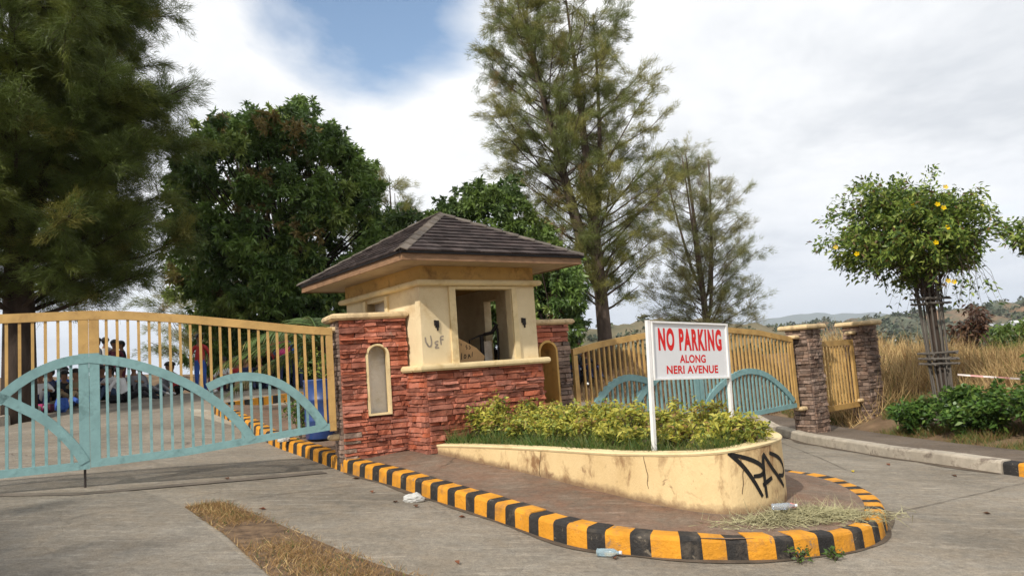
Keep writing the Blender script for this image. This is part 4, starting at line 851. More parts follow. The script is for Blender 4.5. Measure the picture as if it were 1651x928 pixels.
M_grass = [leafmat('grass_green', (.06, .12, .02)), leafmat('grass_yellow', (.16, .17, .05))]
n = 9000; ss = rng.uniform(.02, .99, n); q = rng.beta(.7, 2.2, n); idx_ = (ss*(m2-1)).astype(int); gp = A_[idx_]*(1-q[:, None])+B_[idx_]*q[:, None]+rng.normal(size=(n, 2))*.03
blades('planter_grass', np.c_[gp, np.full(n, .66)], rng.uniform(.04, .23, n)*(1+.5*np.sin(ss*37)), .008, M_grass, (rng.uniform(size=n) < .38).astype(int), .6, label='green grass under the shrubs along the planter rim', category='grass', kind='stuff')
# dry grass in the soil strip, cut grass heap, weeds
n = 9000; t_ = rng.uniform(0, 1, n); c_ = rng.normal(.5, .26, n); a_ = np.stack([np.interp(t_, [0,.35,.7,1], [-3.42,-2.6,-1.8,-1.2]), np.interp(t_, [0,.35,.7,1], [7.72,6.62,5.40,4.45])], 1); b_ = np.stack([np.interp(t_, [0,.35,.7,1], [-3.1,-2.3,-1.35,-.6]), np.interp(t_, [0,.35,.7,1], [7.95,7.05,5.95,5.2])], 1)
p_ = a_+(b_-a_)*np.clip(c_, .0, 1.05)[:, None]; p_ = p_[smooth_noise(np.c_[p_, p_[:, 0]*0], 3.2, 12)+rng.normal(0, .16, n) > -.32]; n = len(p_)
blades('strip_grass', np.c_[p_, G(p_[:, 0], p_[:, 1])+.006], rng.uniform(.02, .10, n), .005, [M_straw, M_straw2, M_grass[0]], rng.choice(3, n, p=[.14, .76, .10]), 1.1, label='flattened dry grass filling the soil strip between slabs', category='grass', kind='stuff')
n = 3600; u_ = rng.normal(size=(n, 2)); hp = np.array([2.32, 6.52])+u_*np.array([.34, .10]) @ np.array([[.93, .30], [-.30, .93]]); hz = I(hp[:, 0], hp[:, 1])+rng.uniform(0, .09, n)*np.exp(-(u_**2).sum(1)*.35)
D_ = rng.normal(size=(n, 3)); D_[:, 2] *= .35; V, F_ = needles(np.c_[hp, hz], D_, rng.uniform(.06, .2, n), .006)
raw_mesh('cut_grass_heap', V, F_, None, [M_hay], label='heap of cut dry grass on the island by the planter end', category='cut grass', kind='stuff')
for x, y, s, lab in ((1.98, 5.80, .14, 'small green weed sprouting against a yellow kerb block, the taller one'), (2.27, 5.87, .08, 'small dark weed at the kerb foot, the lower one')):
    shrub('weed', (x, y, float(G(x, y))), s, s*.8, lab, [M_grass[0], M_leafy[0], M_leafy[1]], (.3, .4, .3), 60, .05, .02, None, int(x*100), 5, 'weed')
# pavement hedge, vine tree and poles
M_hedge = [leafmat('hedge_green', (.075, .15, .028), rough=.4), leafmat('hedge_deep', (.04, .085, .02), rough=.4), leafmat('hedge_light', (.13, .21, .04), rough=.4)]
hk = 0
for x, y, h, rd in ((7.3,14.3,.85,.5),(7.6,13.3,.8,.55),(8.0,13.6,1.0,.6),(9.2,13.0,1.05,.65),(10.3,11.2,1.0,.65),(10.4,10.0,1.0,.65),(10.2,12.6,1.05,.65),(8.45,10.6,.85,.55),(9.2,9.7,.9,.6),(10.0,9.0,.95,.62),(7.9,12.9,.9,.6),(8.3,12.3,.95,.62),(8.3,11.5,.8,.6),(8.8,12.6,.95,.62),(8.9,11.3,.95,.65),(9.4,12.1,1.0,.65),(9.4,10.9,.95,.65),(9.9,11.8,1.0,.65),(8.7,10.5,.8,.55),(9.8,10.2,.9,.6)):
    shrub('hedge_bush', (x, y, float(T(np.array([x]), np.array([y]))[0])), h*.78, rd, 'dark green bush beside the pole trunk' if hk == 0 else 'dark green leafy bush in the low row along the pavement', M_hedge, (.5, .25, .25), 2600, .115, .05, None if hk == 0 else 'bushes along the pavement', 300+hk, 16, 'bush', upw=.3, low=.02); hk += 1
VT = (8.05, 14.6); vz = float(T(np.array([VT[0]]), np.array([VT[1]]))[0])
M_vine = [leafmat('vine_green', (.16, .23, .04), rough=.35), leafmat('vine_deep', (.05, .095, .022), rough=.35), leafmat('vine_light', (.26, .31, .07), rough=.35), leafmat('vine_brown', (.14, .085, .035))]
M_petal = mat('yellow_petal', (.75, .55, .01), .5, .1, 8, 0, trans=.2)
def vine_tree(P, z, label, seed, scale=1., poles=True, crown=(2.75, .75), nfl=12):
    r = np.random.default_rng(seed); pr = random.Random(seed); t = empty('vine_tree', (*P, z), label, 'tree'); b = Vector((*P, z)); top = b+Vector((-.03, 0, 2.45*scale))
    for k in range(11):
        a = k*2*math.pi/11+.2; f0, f1 = .10+.06*(k % 2), .16+.05*(k % 3); m_ = .15+.04*(k % 2)
        MB().tube([b+Vector((math.cos(a)*f0, math.sin(a)*f0, -.1)), b.lerp(top, .45)+Vector((math.cos(a)*m_, math.sin(a)*m_, 0)), top+Vector((math.cos(a)*f1, math.sin(a)*f1, .55))], [.019, .018, .016], 7).build('pole', M_pole, t)
    for h in (.46, .50, .54, .93, .97):
        c_ = b.lerp(top, h)
        for q in (-1, 1):
            MB().tube([c_+Vector((-.27, q*.22, .02)), c_+Vector((.27, q*.22, pr.uniform(-.02, .04)))], .02, 6).build('binding_rod', M_pole, t)
        MB().tube([c_+Vector((-.22, -.27, .0)), c_+Vector((-.22, .27, .02))], .02, 6).build('binding_rod', M_pole, t); MB().tube([c_+Vector((.22, -.27, .0)), c_+Vector((.22, .27, .02))], .02, 6).build('binding_rod', M_pole, t)
    MB().tube([b-Vector((0,0,.1)), b.lerp(top, .5), top, top+Vector((0, 0, .7))], [.09, .075, .07, .05], 8).build('trunk', M_barkd, t)
    cc = top+Vector((-.32, 0, 1.02*scale)); tb = MB(); pp, dd = [], []
    RX, RZ = 1.42*scale, 1.3*scale
    for k in range(300):
        v = Vector((pr.gauss(0, 1), pr.gauss(0, 1), pr.gauss(0, 1)+.25)).normalized(); f_ = pr.uniform(.45, 1)**.5; end = cc+Vector((v.x*RX*f_, v.y*RX*.9*f_, v.z*RZ*f_*(.55 if v.z < 0 else 1)))
        if k % 5 == 0: end = cc+Vector((v.x*RX*1.25, v.y*RX*1.1, abs(v.z)*RZ*pr.uniform(.8, 1.25)))
        s0 = top+Vector((pr.uniform(-.2, .2), pr.uniform(-.2, .2), pr.uniform(-.2, .7))); mid = s0.lerp(end, .55)+Vector((0, 0, .35*(end-s0).length*.4)); pts = [s0, s0.lerp(mid, .6)+Vector((0,0,.08)), mid, mid.lerp(end, .6)+Vector((0,0,.05)), end+Vector((0, 0, -.1))]
        tb.tube(pts, [.006, .006, .005, .004, .002], 3, cap=False)
        for _ in range(78):
            s = pr.uniform(.35, 1.)**.7*4; i = min(3, int(s)); q = pts[i].lerp(pts[i+1], s-i); pp.append(q+Vector((pr.gauss(0, .07), pr.gauss(0, .07), pr.gauss(0, .07)))); dd.append((pts[i+1]-pts[i]).normalized()*.7+Vector((pr.gauss(0, .8), pr.gauss(0, .8), pr.gauss(0, .6)-.1)))
    # trailing stems
    for k in range(46):
        a = pr.uniform(-1.2, 1.4); q = cc+Vector((math.cos(a)*RX*.75*pr.uniform(.3, 1.1), math.sin(a)*RX*.7, -.35)); e_ = q+Vector((pr.uniform(-.3, .5), pr.uniform(-.2, .2), -pr.uniform(.4, 1.0))); tb.tube([q, q.lerp(e_, .5)+Vector((.08, 0, .05)), e_], [.005, .004, .002], 3, cap=False)
        for _ in range(5):
            w_ = q.lerp(e_, pr.uniform(.5, 1)); pp.append(w_); dd.append(Vector((pr.gauss(0, 1), pr.gauss(0, 1), -.4)))
    tb.build('vine_stem', M_bark, t)
    pp = np.array(pp); dd = np.array(dd); n = len(pp); V, F_ = leaf_quads(pp, dd, .115*r.uniform(.6, 1.3, n), .045*r.uniform(.7, 1.2, n), .15)
    raw_mesh('crown', V, F_, r.choice(4, n, p=[.5, .26, .19, .05]), M_vine, t)
    fl = [(-.42,-1.2,.55),(-.02,-1.25,.52),(.08,-1.25,.45),(.28,-1.05,.86),(.05,-1.35,.08),(-.22,-1.4,-.18),(-1.3,-.7,-.2),(-1.5,-.3,.0),(1.15,-.8,.25),(1.3,-.4,.6),(0.05,-1.15,-.85),(.12,-1.2,-.88)][:nfl]
    for x, y, z_ in fl:
        o = cc+Vector((x, y, z_))*scale; mb = MB(); nrm = Vector((x*.3-.2, -1, .35)).normalized(); u_ = nrm.cross(Vector((0, 0, 1))).normalized(); w_ = nrm.cross(u_)
        for k in range(5):
            a = k*1.2566+x; d1 = u_*math.cos(a)+w_*math.sin(a); d2 = u_*math.cos(a+.55)+w_*math.sin(a+.55); d3 = u_*math.cos(a-.55)+w_*math.sin(a-.55)
            mb.add([o-nrm*.04, o+d3*.04+nrm*.01, o+d1*.052+nrm*.012, o+d2*.04+nrm*.01], [(0, 1, 2, 3)])
        mb.build('flower', M_petal, t)
    return t
vine_tree(VT, vz, 'vine with yellow flowers spreading over a bundle of grey poles', 71)
vine_tree((11.5, 14.6), float(T(np.array([11.5]), np.array([14.6]))[0]), 'second pole-grown vine without visible flowers, past the red and white tape', 72, .74, nfl=0)
MB().box((-.28,-.28,-.2), (.28,.28,.10), 0, lambda a, b, c: (VT[0]+a, VT[1]+b, vz+c)).box((-.2,-.2,.10), (.2,.2,.16), 0, lambda a, b, c: (VT[0]+a, VT[1]+b, vz+c)).build('pole_footing', M_kw, label='mossy concrete footing under the pole bundle', category='footing')
# barrier tape from the pole bundle
M_tape = mat('barrier_tape', (.60, .40, .38), .5, .1, 5, 0); pts = [Vector((VT[0]+.15, VT[1]-.28, vz+.92))+Vector((s*3.6, -s*3.0, -.22*math.sin(s*3.14)+.06*s)) for s in np.linspace(0, 1, 24)]
mb = MB(); mbr = MB()
for i in range(23):
    a, b = pts[i], pts[i+1]; tw = Vector((0, .008*math.sin(i*1.1), .016)); tw2 = Vector((0, .008*math.sin((i+1)*1.1), .016)); f_ = (0, 1, 2, 3)
    mb.add([a-tw, b-tw2, b+tw2, a+tw], [f_], i % 2)
mb.build('barrier_tape', [mat('tape_white', (.7, .62, .6), .5, .05), mat('tape_red', (.58, .30, .28), .5, .05)], label='red and white barrier tape strung from the pole bundle', category='tape')
# dry grass on the bank and field
def scatter(n, x0, x1, y0, y1, keep):
    p = np.stack([rng.uniform(x0, x1, n), rng.uniform(y0, y1, n)], 1); return p[keep(p[:, 0], p[:, 1])]
p = scatter(120000, 5.5, 24, 9, 34, lambda x, y: (paved_d(x, y) > .35) & (np.hypot(x-8.6, y-11.6) > 1.5) & (np.hypot(x-VT[0], y-VT[1]) > .6) & (rng.uniform(size=len(x)) < np.clip(1.4-.03*(y-12), .25, 1)) & ~((x < 8.8) & (y < 16.5)) & (x > .385*y) )
dn = smooth_noise(np.c_[p, np.zeros(len(p))], .9, 4); hh = np.clip(.64+.75*dn+rng.normal(0, .24, len(p)), .12, 1.6)*np.interp(p[:, 0], [6, 8, 11, 14], [1.0, .95, .72, .62])
blades('dry_grass', np.c_[p, T(p[:, 0], p[:, 1])], hh, .017, [M_straw, M_straw2, M_grass[1]], rng.choice(3, len(p), p=[.66, .27, .07]), .46, label='tall golden dry grass on the bank beyond the pavement', category='grass', kind='stuff')
p = scatter(60000, -3, 7.2, 19, 29, lambda x, y: paved_d(x, y) > .15)
blades('bank_grass', np.c_[p, T(p[:, 0], p[:, 1])], rng.uniform(.12, .42, len(p)), .016, [M_straw2, mat('dead_grass', (.12, .075, .045), .9, .4, 1.5, 0), M_grass[1]], rng.choice(3, len(p), p=[.2, .72, .08]), .4, label='short brown dry grass on the bank behind the farther gate', category='grass', kind='stuff')
p = scatter(170000, 6.4, 13, 5, 19, lambda x, y: (paved_d(x, y) > .02) & (paved_d(x, y) < 1.9) & (smooth_noise(np.c_[x, y, x*0], 2.2, 9) > -.12))
blades('verge_grass', np.c_[p, T(p[:, 0], p[:, 1])], rng.uniform(.04, .26, len(p)), .009, [M_straw2, M_grass[0], M_grass[1]], rng.choice(3, len(p), p=[.4, .4, .2]), .7, label='sparse low weeds and grass on the bare soil beside the pavement', category='grass', kind='stuff')
# dry shrub and green scrub in the field
shrub('dead_shrub', (13.1, 22, float(T(np.array([13.1]), np.array([22.]))[0])), 1.75, .55, 'withered brown shrub standing out of the dry grass', [leafmat('withered', (.085, .045, .03)), leafmat('withered2', (.13, .07, .04)), leafmat('withered3', (.06, .035, .025))], (.4, .3, .3), 700, .2, .07, None, 501, 12, 'shrub', upw=-.2, low=.62)
for k, (x, y) in enumerate(((24, 36), (27.5, 39), (31, 36))): broadleaf('scrub_tree', (x, y, float(T(np.array([x]), np.array([y]))[0])), (x, y, 0.2), (3.2, 2.2, 1.7), 'low green scrub tree beyond the dry grass', M_leafy, [.3, .2, .5], n_clump=50, per=140, ll=.26, lw=.12, cs=.6, seed=520+k, trunk_r=.1)['group'] = 'green scrub beyond the dry grass'
# ------------------------------------------------------------------ distance
def hill(name, cx, cy, w_, dpt, hts, mat_, z0=-30, nx=90, ny=14, seed=1, rough=.05):
    r = np.random.default_rng(seed); X_ = np.linspace(-w_/2, w_/2, nx); Y_ = np.linspace(-1, 1, ny); V = []
    prof_ = np.interp(np.linspace(0, 1, nx), np.linspace(0, 1, len(hts)), hts)
    for i in range(nx):
        for j in range(ny):
            e_ = max(0, 1-abs(Y_[j]))**.75; z_ = z0+(prof_[i]-z0)*e_*(1+rough*math.sin(i*.7+j*1.3+seed)+rough*.6*math.sin(i*1.9-j*.8)); ed = 1-abs(X_[i]/(w_/2))**6; V.append((cx+X_[i], cy+Y_[j]*dpt, z0+(z_-z0)*ed))
    return raw_mesh(name, V, [(i*ny+j, (i+1)*ny+j, (i+1)*ny+j+1, i*ny+j+1) for i in range(nx-1) for j in range(ny-1)], None, [mat_], smooth=True, kind='structure')
M_hg = mat('wooded_hill', (.060, .072, .045), .95, .45, .035, .0, col2=(.085, .095, .06), dirt=(.33, .165, .09), dscale=.008, damt=.9)
M_hb = mat('bare_hill', (.11, .105, .055), .95, .3, .03, 0, col2=(.17, .135, .08), dirt=(.07, .085, .04), dscale=.02, damt=.8)
M_mt = mat('far_mountain', (.05, .07, .045), 1., .15, .0006, 0)
hill('hill', 66, 330, 210, 120, [2, 7, 12, 17, 19.5, 18, 14, 10, 6, 4], M_hb, z0=-30, seed=2, rough=.018)
hill('hill', 420, 640, 900, 260, [6, 10, 16, 19, 22, 25, 30, 34, 34, 30, 30], M_hg, z0=-40, seed=3, nx=160)
hill('hill', 60, 560, 620, 150, [5, 7, 9, 11, 10, 9, 12, 10], M_hg, z0=-30, seed=6)
hill('mountain', 1700, 7000, 6500, 900, [60, 120, 180, 240, 300, 260, 300, 240, 180, 120], M_mt, z0=-60, seed=4, rough=.03)
# woodland on the far hill
def crown_mass(name, n, x0, x1, y0, y1, s0, s1, label, mats, zf, probs):
    P_ = []
    r = np.random.default_rng(n); V = []; F_ = []; mi = []
    q = np.stack([r.uniform(x0, x1, n), r.uniform(y0, y1, n)], 1); zs_ = zf(q[:, 0], q[:, 1]); K = 26
    c_ = np.repeat(np.c_[q, zs_], K, 0); sz = np.repeat(r.uniform(s0, s1, n), K); v = unit(r.normal(size=(n*K, 3))); v[:, 2] = np.abs(v[:, 2])*.9
    pos = c_+v*sz[:, None]*r.uniform(.5, 1, (n*K, 1)); L = sz*.6
    V, F_ = leaf_quads(pos, r.normal(size=(n*K, 3)), L, L*.8); raw_mesh(name, V, F_, np.repeat(r.choice(len(mats), n, p=probs), K), mats, label=label, category='woodland', kind='stuff')
def hz_of(objs):
    from mathutils.bvhtree import BVHTree
    dg = bpy.context.evaluated_depsgraph_get(); dg.update(); tr = [(BVHTree.FromObject(o, dg), o.location.copy()) for o in objs]
    def f(x, y):
        out = []
        for a, b in zip(x, y):
            best = -40
            for t_, lo in tr:
                h = t_.ray_cast(Vector((a, b, 900))-lo, Vector((0, 0, -1)))
                if h[0] is not None: best = max(best, (h[0]+lo).z)
            out.append(best)
        return np.array(out)
    return f
hf = hz_of([o for o in bpy.data.objects if o.name.startswith('hill')])
M_wood = [leafmat('far_wood', (.045, .062, .034), trans=0), leafmat('far_wood2', (.065, .08, .04), trans=0), leafmat('far_wood3', (.09, .095, .06), trans=0)]
crown_mass('far_woodland', 1500, 90, 700, 400, 660, 2.2, 5., 'dark woodland covering the far hillside', M_wood, hf, [.45, .35, .2])
crown_mass('scrub_woodland', 420, -60, 160, 215, 330, 1.4, 3., 'scattered scrub on the bare round hill', M_wood, hf, [.4, .35, .25])
crown_mass('valley_woodland', 700, 30, 200, 90, 240, 1.5, 3.2, 'green tree tops in the valley beyond the grass', M_wood, lambda x, y: np.full(len(x), -8.)+.06*(y-90), [.3, .4, .3])
M_hw = [mat('house_white', (.62, .62, .60), .7, .08, .5, 0), mat('house_cream', (.52, .47, .38), .7, .08, .5, 0), mat('house_grey', (.38, .40, .42), .7, .08, .5, 0)]; M_hr = [mat('roof_white', (.55, .55, .56), .6, .1, .5, 0), mat('roof_rust', (.28, .12, .07), .7, .1, .5, 0), mat('roof_grey', (.30, .31, .33), .6, .1, .5, 0)]
M_win = mat('far_window', (.05, .055, .065), .3, .1, 1, 0)
def far_house(x, y, w_, d_, h_, label, k, group=None, z=None):
    z = float(hf([x], [y])[0])-1 if z is None else z; t = empty('house', (x, y, z), label, 'house', group); f_ = lambda a, b, c: (x+a, y+b, z+c)
    MB().box((-w_/2, -d_/2, 0), (w_/2, d_/2, h_), 0, f_).build('wall', M_hw[k % 3], t)
    MB().add([f_(*p) for p in ((-w_/2-.5,-d_/2-.5,h_+.01),(w_/2+.5,-d_/2-.5,h_+.01),(w_/2+.5,d_/2+.5,h_+.01),(-w_/2-.5,d_/2+.5,h_+.01),(-w_/2-.5,0,h_+1.8),(w_/2+.5,0,h_+1.8))], [(0,1,5,4),(2,3,4,5),(0,4,3),(1,2,5),(0,3,2,1)]).build('roof', M_hr[(k//2) % 3], t)
    for q in range(max(1, int(w_/3))):
        u_ = -w_/2+w_*(q+.5)/max(1, int(w_/3)); MB().box((u_-.6, -d_/2-.06, h_*.35), (u_+.6, -d_/2-.01, h_*.75), 0, f_).build('window', M_win, t)
def hp(px, Y): return (px-834)/1221*Y
far_house(hp(1540, 260), 260, 10, 8, 5, 'white house in the valley left of the withered shrub', 0, z=-5.5); far_house(hp(1573, 240), 240, 5.5, 7, 6, 'pale blocky house in the valley behind the withered shrub', 2, z=-4.5)
far_house(hp(1085, 330), 330, 16, 8, 4.5, 'long low white house above the farther gate rail', 0, z=3.0)
for k, (px, Y) in enumerate(((1560,440),(1585,470),(1598,450),(1610,490),(1622,520),(1590,520),(1640,540),(1572,500),(1630,480),(1648,500),(1420,480),(1445,500))):
    far_house(hp(px, Y), Y, rnd.uniform(6, 11), 8, rnd.uniform(3.5, 7), 'tiny pale house on the wooded far hillside', k, 'houses on the wooded far hillside')
far_house(hp(1300, 480), 480, 14, 8, 4, 'small pale house by the skyline behind the stone pillar', 1)
# ------------------------------------------------------------------ drum and small things
dx, dy = -3.02, 11.75; dz = Ip(dx, dy); prof_ = [(.0,.0),(.27,.0),(.285,.02),(.285,.26),(.30,.28),(.285,.30),(.29,.57),(.305,.59),(.29,.61),(.285,.86),(.295,.88),(.295,.90),(.27,.90),(.265,.84),(0,.84)]
mb = MB(); ns = 28; V = [(dx+r_*math.cos(2*math.pi*j/ns), dy+r_*math.sin(2*math.pi*j/ns), dz+z_) for r_, z_ in prof_ for j in range(ns)]
mb.add(V, [(i*ns+j, i*ns+(j+1) % ns, (i+1)*ns+(j+1) % ns, (i+1)*ns+j) for i in range(len(prof_)-1) for j in range(ns)]); mb.build('plastic_drum', M_drum, smooth=True, label='blue plastic drum with ribs standing behind the wing wall', category='drum')
shrub('drum_plant', (dx+.05, dy, dz+.80), .55, .42, 'leafy green plant growing out of the blue drum', [M_dur[1], M_grass[0], M_leafy[2]], (.3, .4, .3), 900, .085, .035, None, 611, 12, 'plant')
shrub('trailing_plant', (dx-.42, dy+.15, Ip(dx-.42, dy+.15)), .75, .22, 'leafy plant trailing down beside the blue drum', [M_dur[1], M_grass[0], M_leafy[0]], (.2, .4, .4), 420, .08, .032, None, 612, 9, 'plant', upw=-.2)
# cardboard and chair frame inside the guardhouse
cb_ = empty('cardboard_sheet', HF(.75, .2, 1.7), 'brown cardboard sheet with marker scrawl in the guardhouse window', 'cardboard')
prism(HF, [(.585, ZS+.035), (1.06, ZS+.035), (1.08, ZS+.10), (.95, ZS+.22), (.80, ZS+.30), (.60, ZS+.40), (.57, ZS+.30)], .20, .21).build('sheet', M_card, cb_)
cf = lambda s, z: HF(s, .196, z)
for st in ([(.62,1.93),(.61,1.99)],[(.665,1.98),(.655,1.925)],[(.70,1.955),(.70,1.92)],[(.79,1.93),(.77,1.90),(.80,1.89),(.78,1.865)],[(.83,1.92),(.85,1.88),(.82,1.87)],[(.70,1.82),(.69,1.73)],[(.745,1.80),(.73,1.75),(.76,1.745),(.77,1.79),(.745,1.80)],[(.80,1.74),(.815,1.815),(.84,1.75)],[(.80,1.765),(.835,1.775)],[(.875,1.83),(.865,1.76)]): mb = MB(); ribbon(cf, st, .01, mb); mb.build('marker_stroke', M_black, cb_)
ch = empty('broken_chair', HF(1.3, .55, .66), 'broken dark metal chair frame leaning inside the guardhouse', 'chair')
MB().tube([HF(.98,.42,1.66), HF(.97,.40,2.0), HF(1.18,.45,2.06), HF(1.30,.5,2.08)], .014, 6).build('back_frame', M_dark, ch); MB().tube([HF(1.24,.5,.70), HF(1.22,.46,2.06)], .03, 6).build('leg', M_dark, ch); MB().tube([HF(1.52,.5,.70), HF(1.50,.46,2.20), HF(1.44,.46,2.24)], .014, 6).build('leg', M_dark, ch); MB().tube([HF(1.56,.6,.70), HF(1.54,.5,2.16)], .014, 6).build('leg', M_dark, ch); MB().tube([HF(1.30,.5,2.08), HF(1.42,.48,2.10), HF(1.50,.46,2.22)], .03, 6).build('arm', M_dark, ch); MB().box((1.26,.48,1.66), (1.40,.50,1.98), 0, HF).build('seat_board', M_inner, ch)
# litter
def litter(P, mb, m_, name, label, cat): return mb.build(name, m_, label=label, category=cat)
def bottle(P, d, col, label, L=.19, r=.03):
    P = Vector(P); d = Vector(d).normalized(); t = empty('plastic_bottle', P, label, 'bottle'); pr_ = [(0, .7), (.03, 1), (.12, .92), (.2, 1), (.45, .95), (.55, 1), (.7, .97), (.85, .4), (.93, .38)]
    pm = mat('pet_'+name_of(col), tuple(min(1, c*1.7) for c in col), .12, .05, 20, .1, 40, spec=.6); pm.node_tree.nodes['Principled BSDF'].inputs['Transmission Weight'].default_value = .75; MB().tube([P+d*(L*s) for s, _ in pr_], [r*q for _, q in pr_], 12).build('body', pm, t, smooth=True); MB().tube([P+d*L*.931, P+d*L*1.03], r*.45, 10).build('cap', M_signw, t)
def name_of(c): return '%02d%02d%02d' % tuple(int(x*99) for x in c)
bottle((.50, 5.96, float(G(.5, 5.96))+.03), (.9, -.35, 0), (.38, .50, .56), 'crushed clear blue plastic bottle lying against the kerb')
bottle((2.02, 6.46, Ip(2.02, 6.46)+.11), (1, -.15, .02), (.40, .44, .50), 'clear plastic bottle lying on the cut grass heap', .2, .028)
def crumple(P, s, seed, m_, name, label, cat, flat=.5):
    bm = bmesh.new(); bmesh.ops.create_icosphere(bm, subdivisions=3, radius=1); r = np.random.default_rng(seed)
    co = np.array([v.co[:] for v in bm.verts]); nz = smooth_noise(co*2.5, 1.5, seed)+.5*smooth_noise(co*6, 1.5, seed+1)
    for v, q in zip(bm.verts, nz): k_ = 1+.38*q; v.co = Vector((v.co.x*s[0]*k_+P[0], v.co.y*s[1]*k_+P[1], max(0, v.co.z*flat*k_+.25)*s[2]+P[2]))
    me = bpy.data.meshes.new(name); bm.to_mesh(me); bm.free(); me.materials.append(m_); o = bpy.data.objects.new(name, me); COL.objects.link(o)
    c_ = Vector(P); me.transform(Matrix.Translation(-c_)); o.location = c_; return tag(o, label, cat)
M_bag = mat('bag_plastic', (.62, .62, .60), .4, .1, 10, .3, 30, trans=.3)
crumple((-1.17, 8.03, float(G(-1.17, 8.03))), (.11, .07, .11), 3, M_bag, 'plastic_bag', 'crumpled white plastic bag on the road by the kerb', 'bag')
crumple((2.20, 6.50, Ip(2.2, 6.5)+.10), (.035, .03, .05), 4, mat('pink_wrap', (.6, .22, .2), .5), 'wrapper', 'pink and white wrapper on the cut grass heap', 'wrapper')
crumple((-3.62, 11.65, Ip(-3.62, 11.65)), (.09, .07, .10), 6, M_bag, 'plastic_bag', 'white plastic bag beside the blue drum', 'bag')
crumple((7.0, 13.9, float(T(np.array([7.0]), np.array([13.9]))[0])), (.22, .16, .14), 8, M_dark, 'refuse_heap', 'small dark heap of refuse beside the hedge bush', 'refuse')
M_fl = [mat('fallen_leaf_rust', (.16, .06, .03), .8), mat('fallen_leaf_brown', (.09, .045, .025), .8), mat('fallen_leaf_yellow', (.5, .38, .03), .8)]
for k, (x, y, c_) in enumerate(((-2.6,7.6,0),(-2.78,7.45,0),(-2.05,9.35,1),(-.55,5.75,0),(-1.12,7.75,1),(-.62,7.25,0),(4.3,10.2,2),(3.6,5.2,1),(4.4,7.5,1),(-1.35,7.95,1),(.62,5.88,0),(-1.7,8.5,0),(2.9,5.35,0),(-3.6,9.3,1),(5.1,10.9,0),(5.4,9.8,1))):
    z = float(G(x, y))+.006; a = rnd.uniform(0, 6.28); s = rnd.uniform(.035, .06); d = Vector((math.cos(a), math.sin(a), 0)); q = Vector((-d.y, d.x, 0)); P = Vector((x, y, z))
    MB().add([P-d*s, P-d*s*.2+q*s*.5+Vector((0,0,.018)), P+d*s+Vector((0,0,.012)), P-d*s*.2-q*s*.5+Vector((0,0,.02)), P], [(0,1,4),(1,2,4),(2,3,4),(3,0,4)]).build('fallen_leaf', M_fl[c_], label='curled dry brown leaf lying on the concrete' if c_ < 2 else 'small yellow fallen flower on the road', category='leaf', group='fallen leaves on the concrete' if c_ < 2 else None)
# ------------------------------------------------------------------ people
M_skin = mat('skin', (.23, .12, .07), .6, .1, 8, 0); M_hair = mat('hair', (.012, .010, .009), .5, .2, 20, 0)
def cloth(n_, c): return mat('cloth_'+n_, c, .85, .15, 8, .1, 60)
CL = {'white': cloth('white', (.62,.62,.62)), 'black': cloth('black', (.02,.02,.025)), 'navy': cloth('navy', (.03,.04,.10)), 'red': cloth('red', (.42,.04,.04)), 'blue': cloth('blue', (.05,.12,.42)), 'grey': cloth('grey', (.22,.22,.24)), 'maroon': cloth('maroon', (.12,.03,.05)), 'pink': cloth('pink', (.60,.07,.22)), 'khaki': cloth('khaki', (.30,.22,.13)), 'green': cloth('green', (.05,.20,.13)), 'denim': cloth('denim', (.06,.09,.16)), 'stripe': cloth('stripe', (.22,.17,.10))}
POSES = {}
def make_pose(name, J, E_, lab):
    """J: joint -> (pos, radius); E_: edges; lab: joint -> 0 skin,1 shirt,2 trousers,3 shoe"""
    names = list(J); me = bpy.data.meshes.new('sk'); me.from_pydata([J[n][0] for n in names], [(names.index(a), names.index(b)) for a, b in E_], []); o = bpy.data.objects.new('sk', me); COL.objects.link(o)
    o.modifiers.new('s', 'SKIN'); sv = me.skin_vertices[0].data
    for i, n_ in enumerate(names):
        r_ = J[n_][1]; sv[i].radius = (r_, r_) if not isinstance(r_, tuple) else r_; sv[i].use_root = (n_ == 'pelvis')
    sb = o.modifiers.new('d', 'SUBSURF'); sb.levels = 1; dg = bpy.context.evaluated_depsgraph_get(); dg.update(); out = bpy.data.meshes.new_from_object(o.evaluated_get(dg)); bpy.data.objects.remove(o)
    P_ = np.array([J[n_][0] for n_ in names]); segs = [(names.index(a), names.index(b)) for a, b in E_]; L_ = [lab[n_] for n_ in names]; out.materials.clear()
    for _ in range(4): out.materials.append(M_skin)
    for f_ in out.polygons:
        c_ = np.array(f_.center); best = (9, 0)
        for a, b in segs:
            ab = P_[b]-P_[a]; t_ = np.clip(((c_-P_[a])@ab)/(ab@ab+1e-9), 0, 1); d_ = np.linalg.norm(c_-P_[a]-ab*t_)
            if d_ < best[0]: best = (d_, L_[b] if t_ > .4 else (L_[a] if L_[a] == L_[b] else L_[b] if t_ > .25 else L_[a]))
        f_.material_index = best[1]; f_.use_smooth = True
    out.name = 'person_'+name; hd = Vector(J['head'][0]); bm = bmesh.new(); bmesh.ops.create_uvsphere(bm, u_segments=12, v_segments=8, radius=.118)
    for v in list(bm.verts):
        if v.co.z < -.01 and v.co.y < .02: bm.verts.remove(v)
    bmesh.ops.translate(bm, verts=bm.verts, vec=hd+Vector((0, .012, .03))); hm_ = bpy.data.meshes.new('hair'); bm.to_mesh(hm_); bm.free(); hm_.materials.append(M_hair)
    for f_ in hm_.polygons: f_.use_smooth = True
    POSES[name] = (out, hm_)
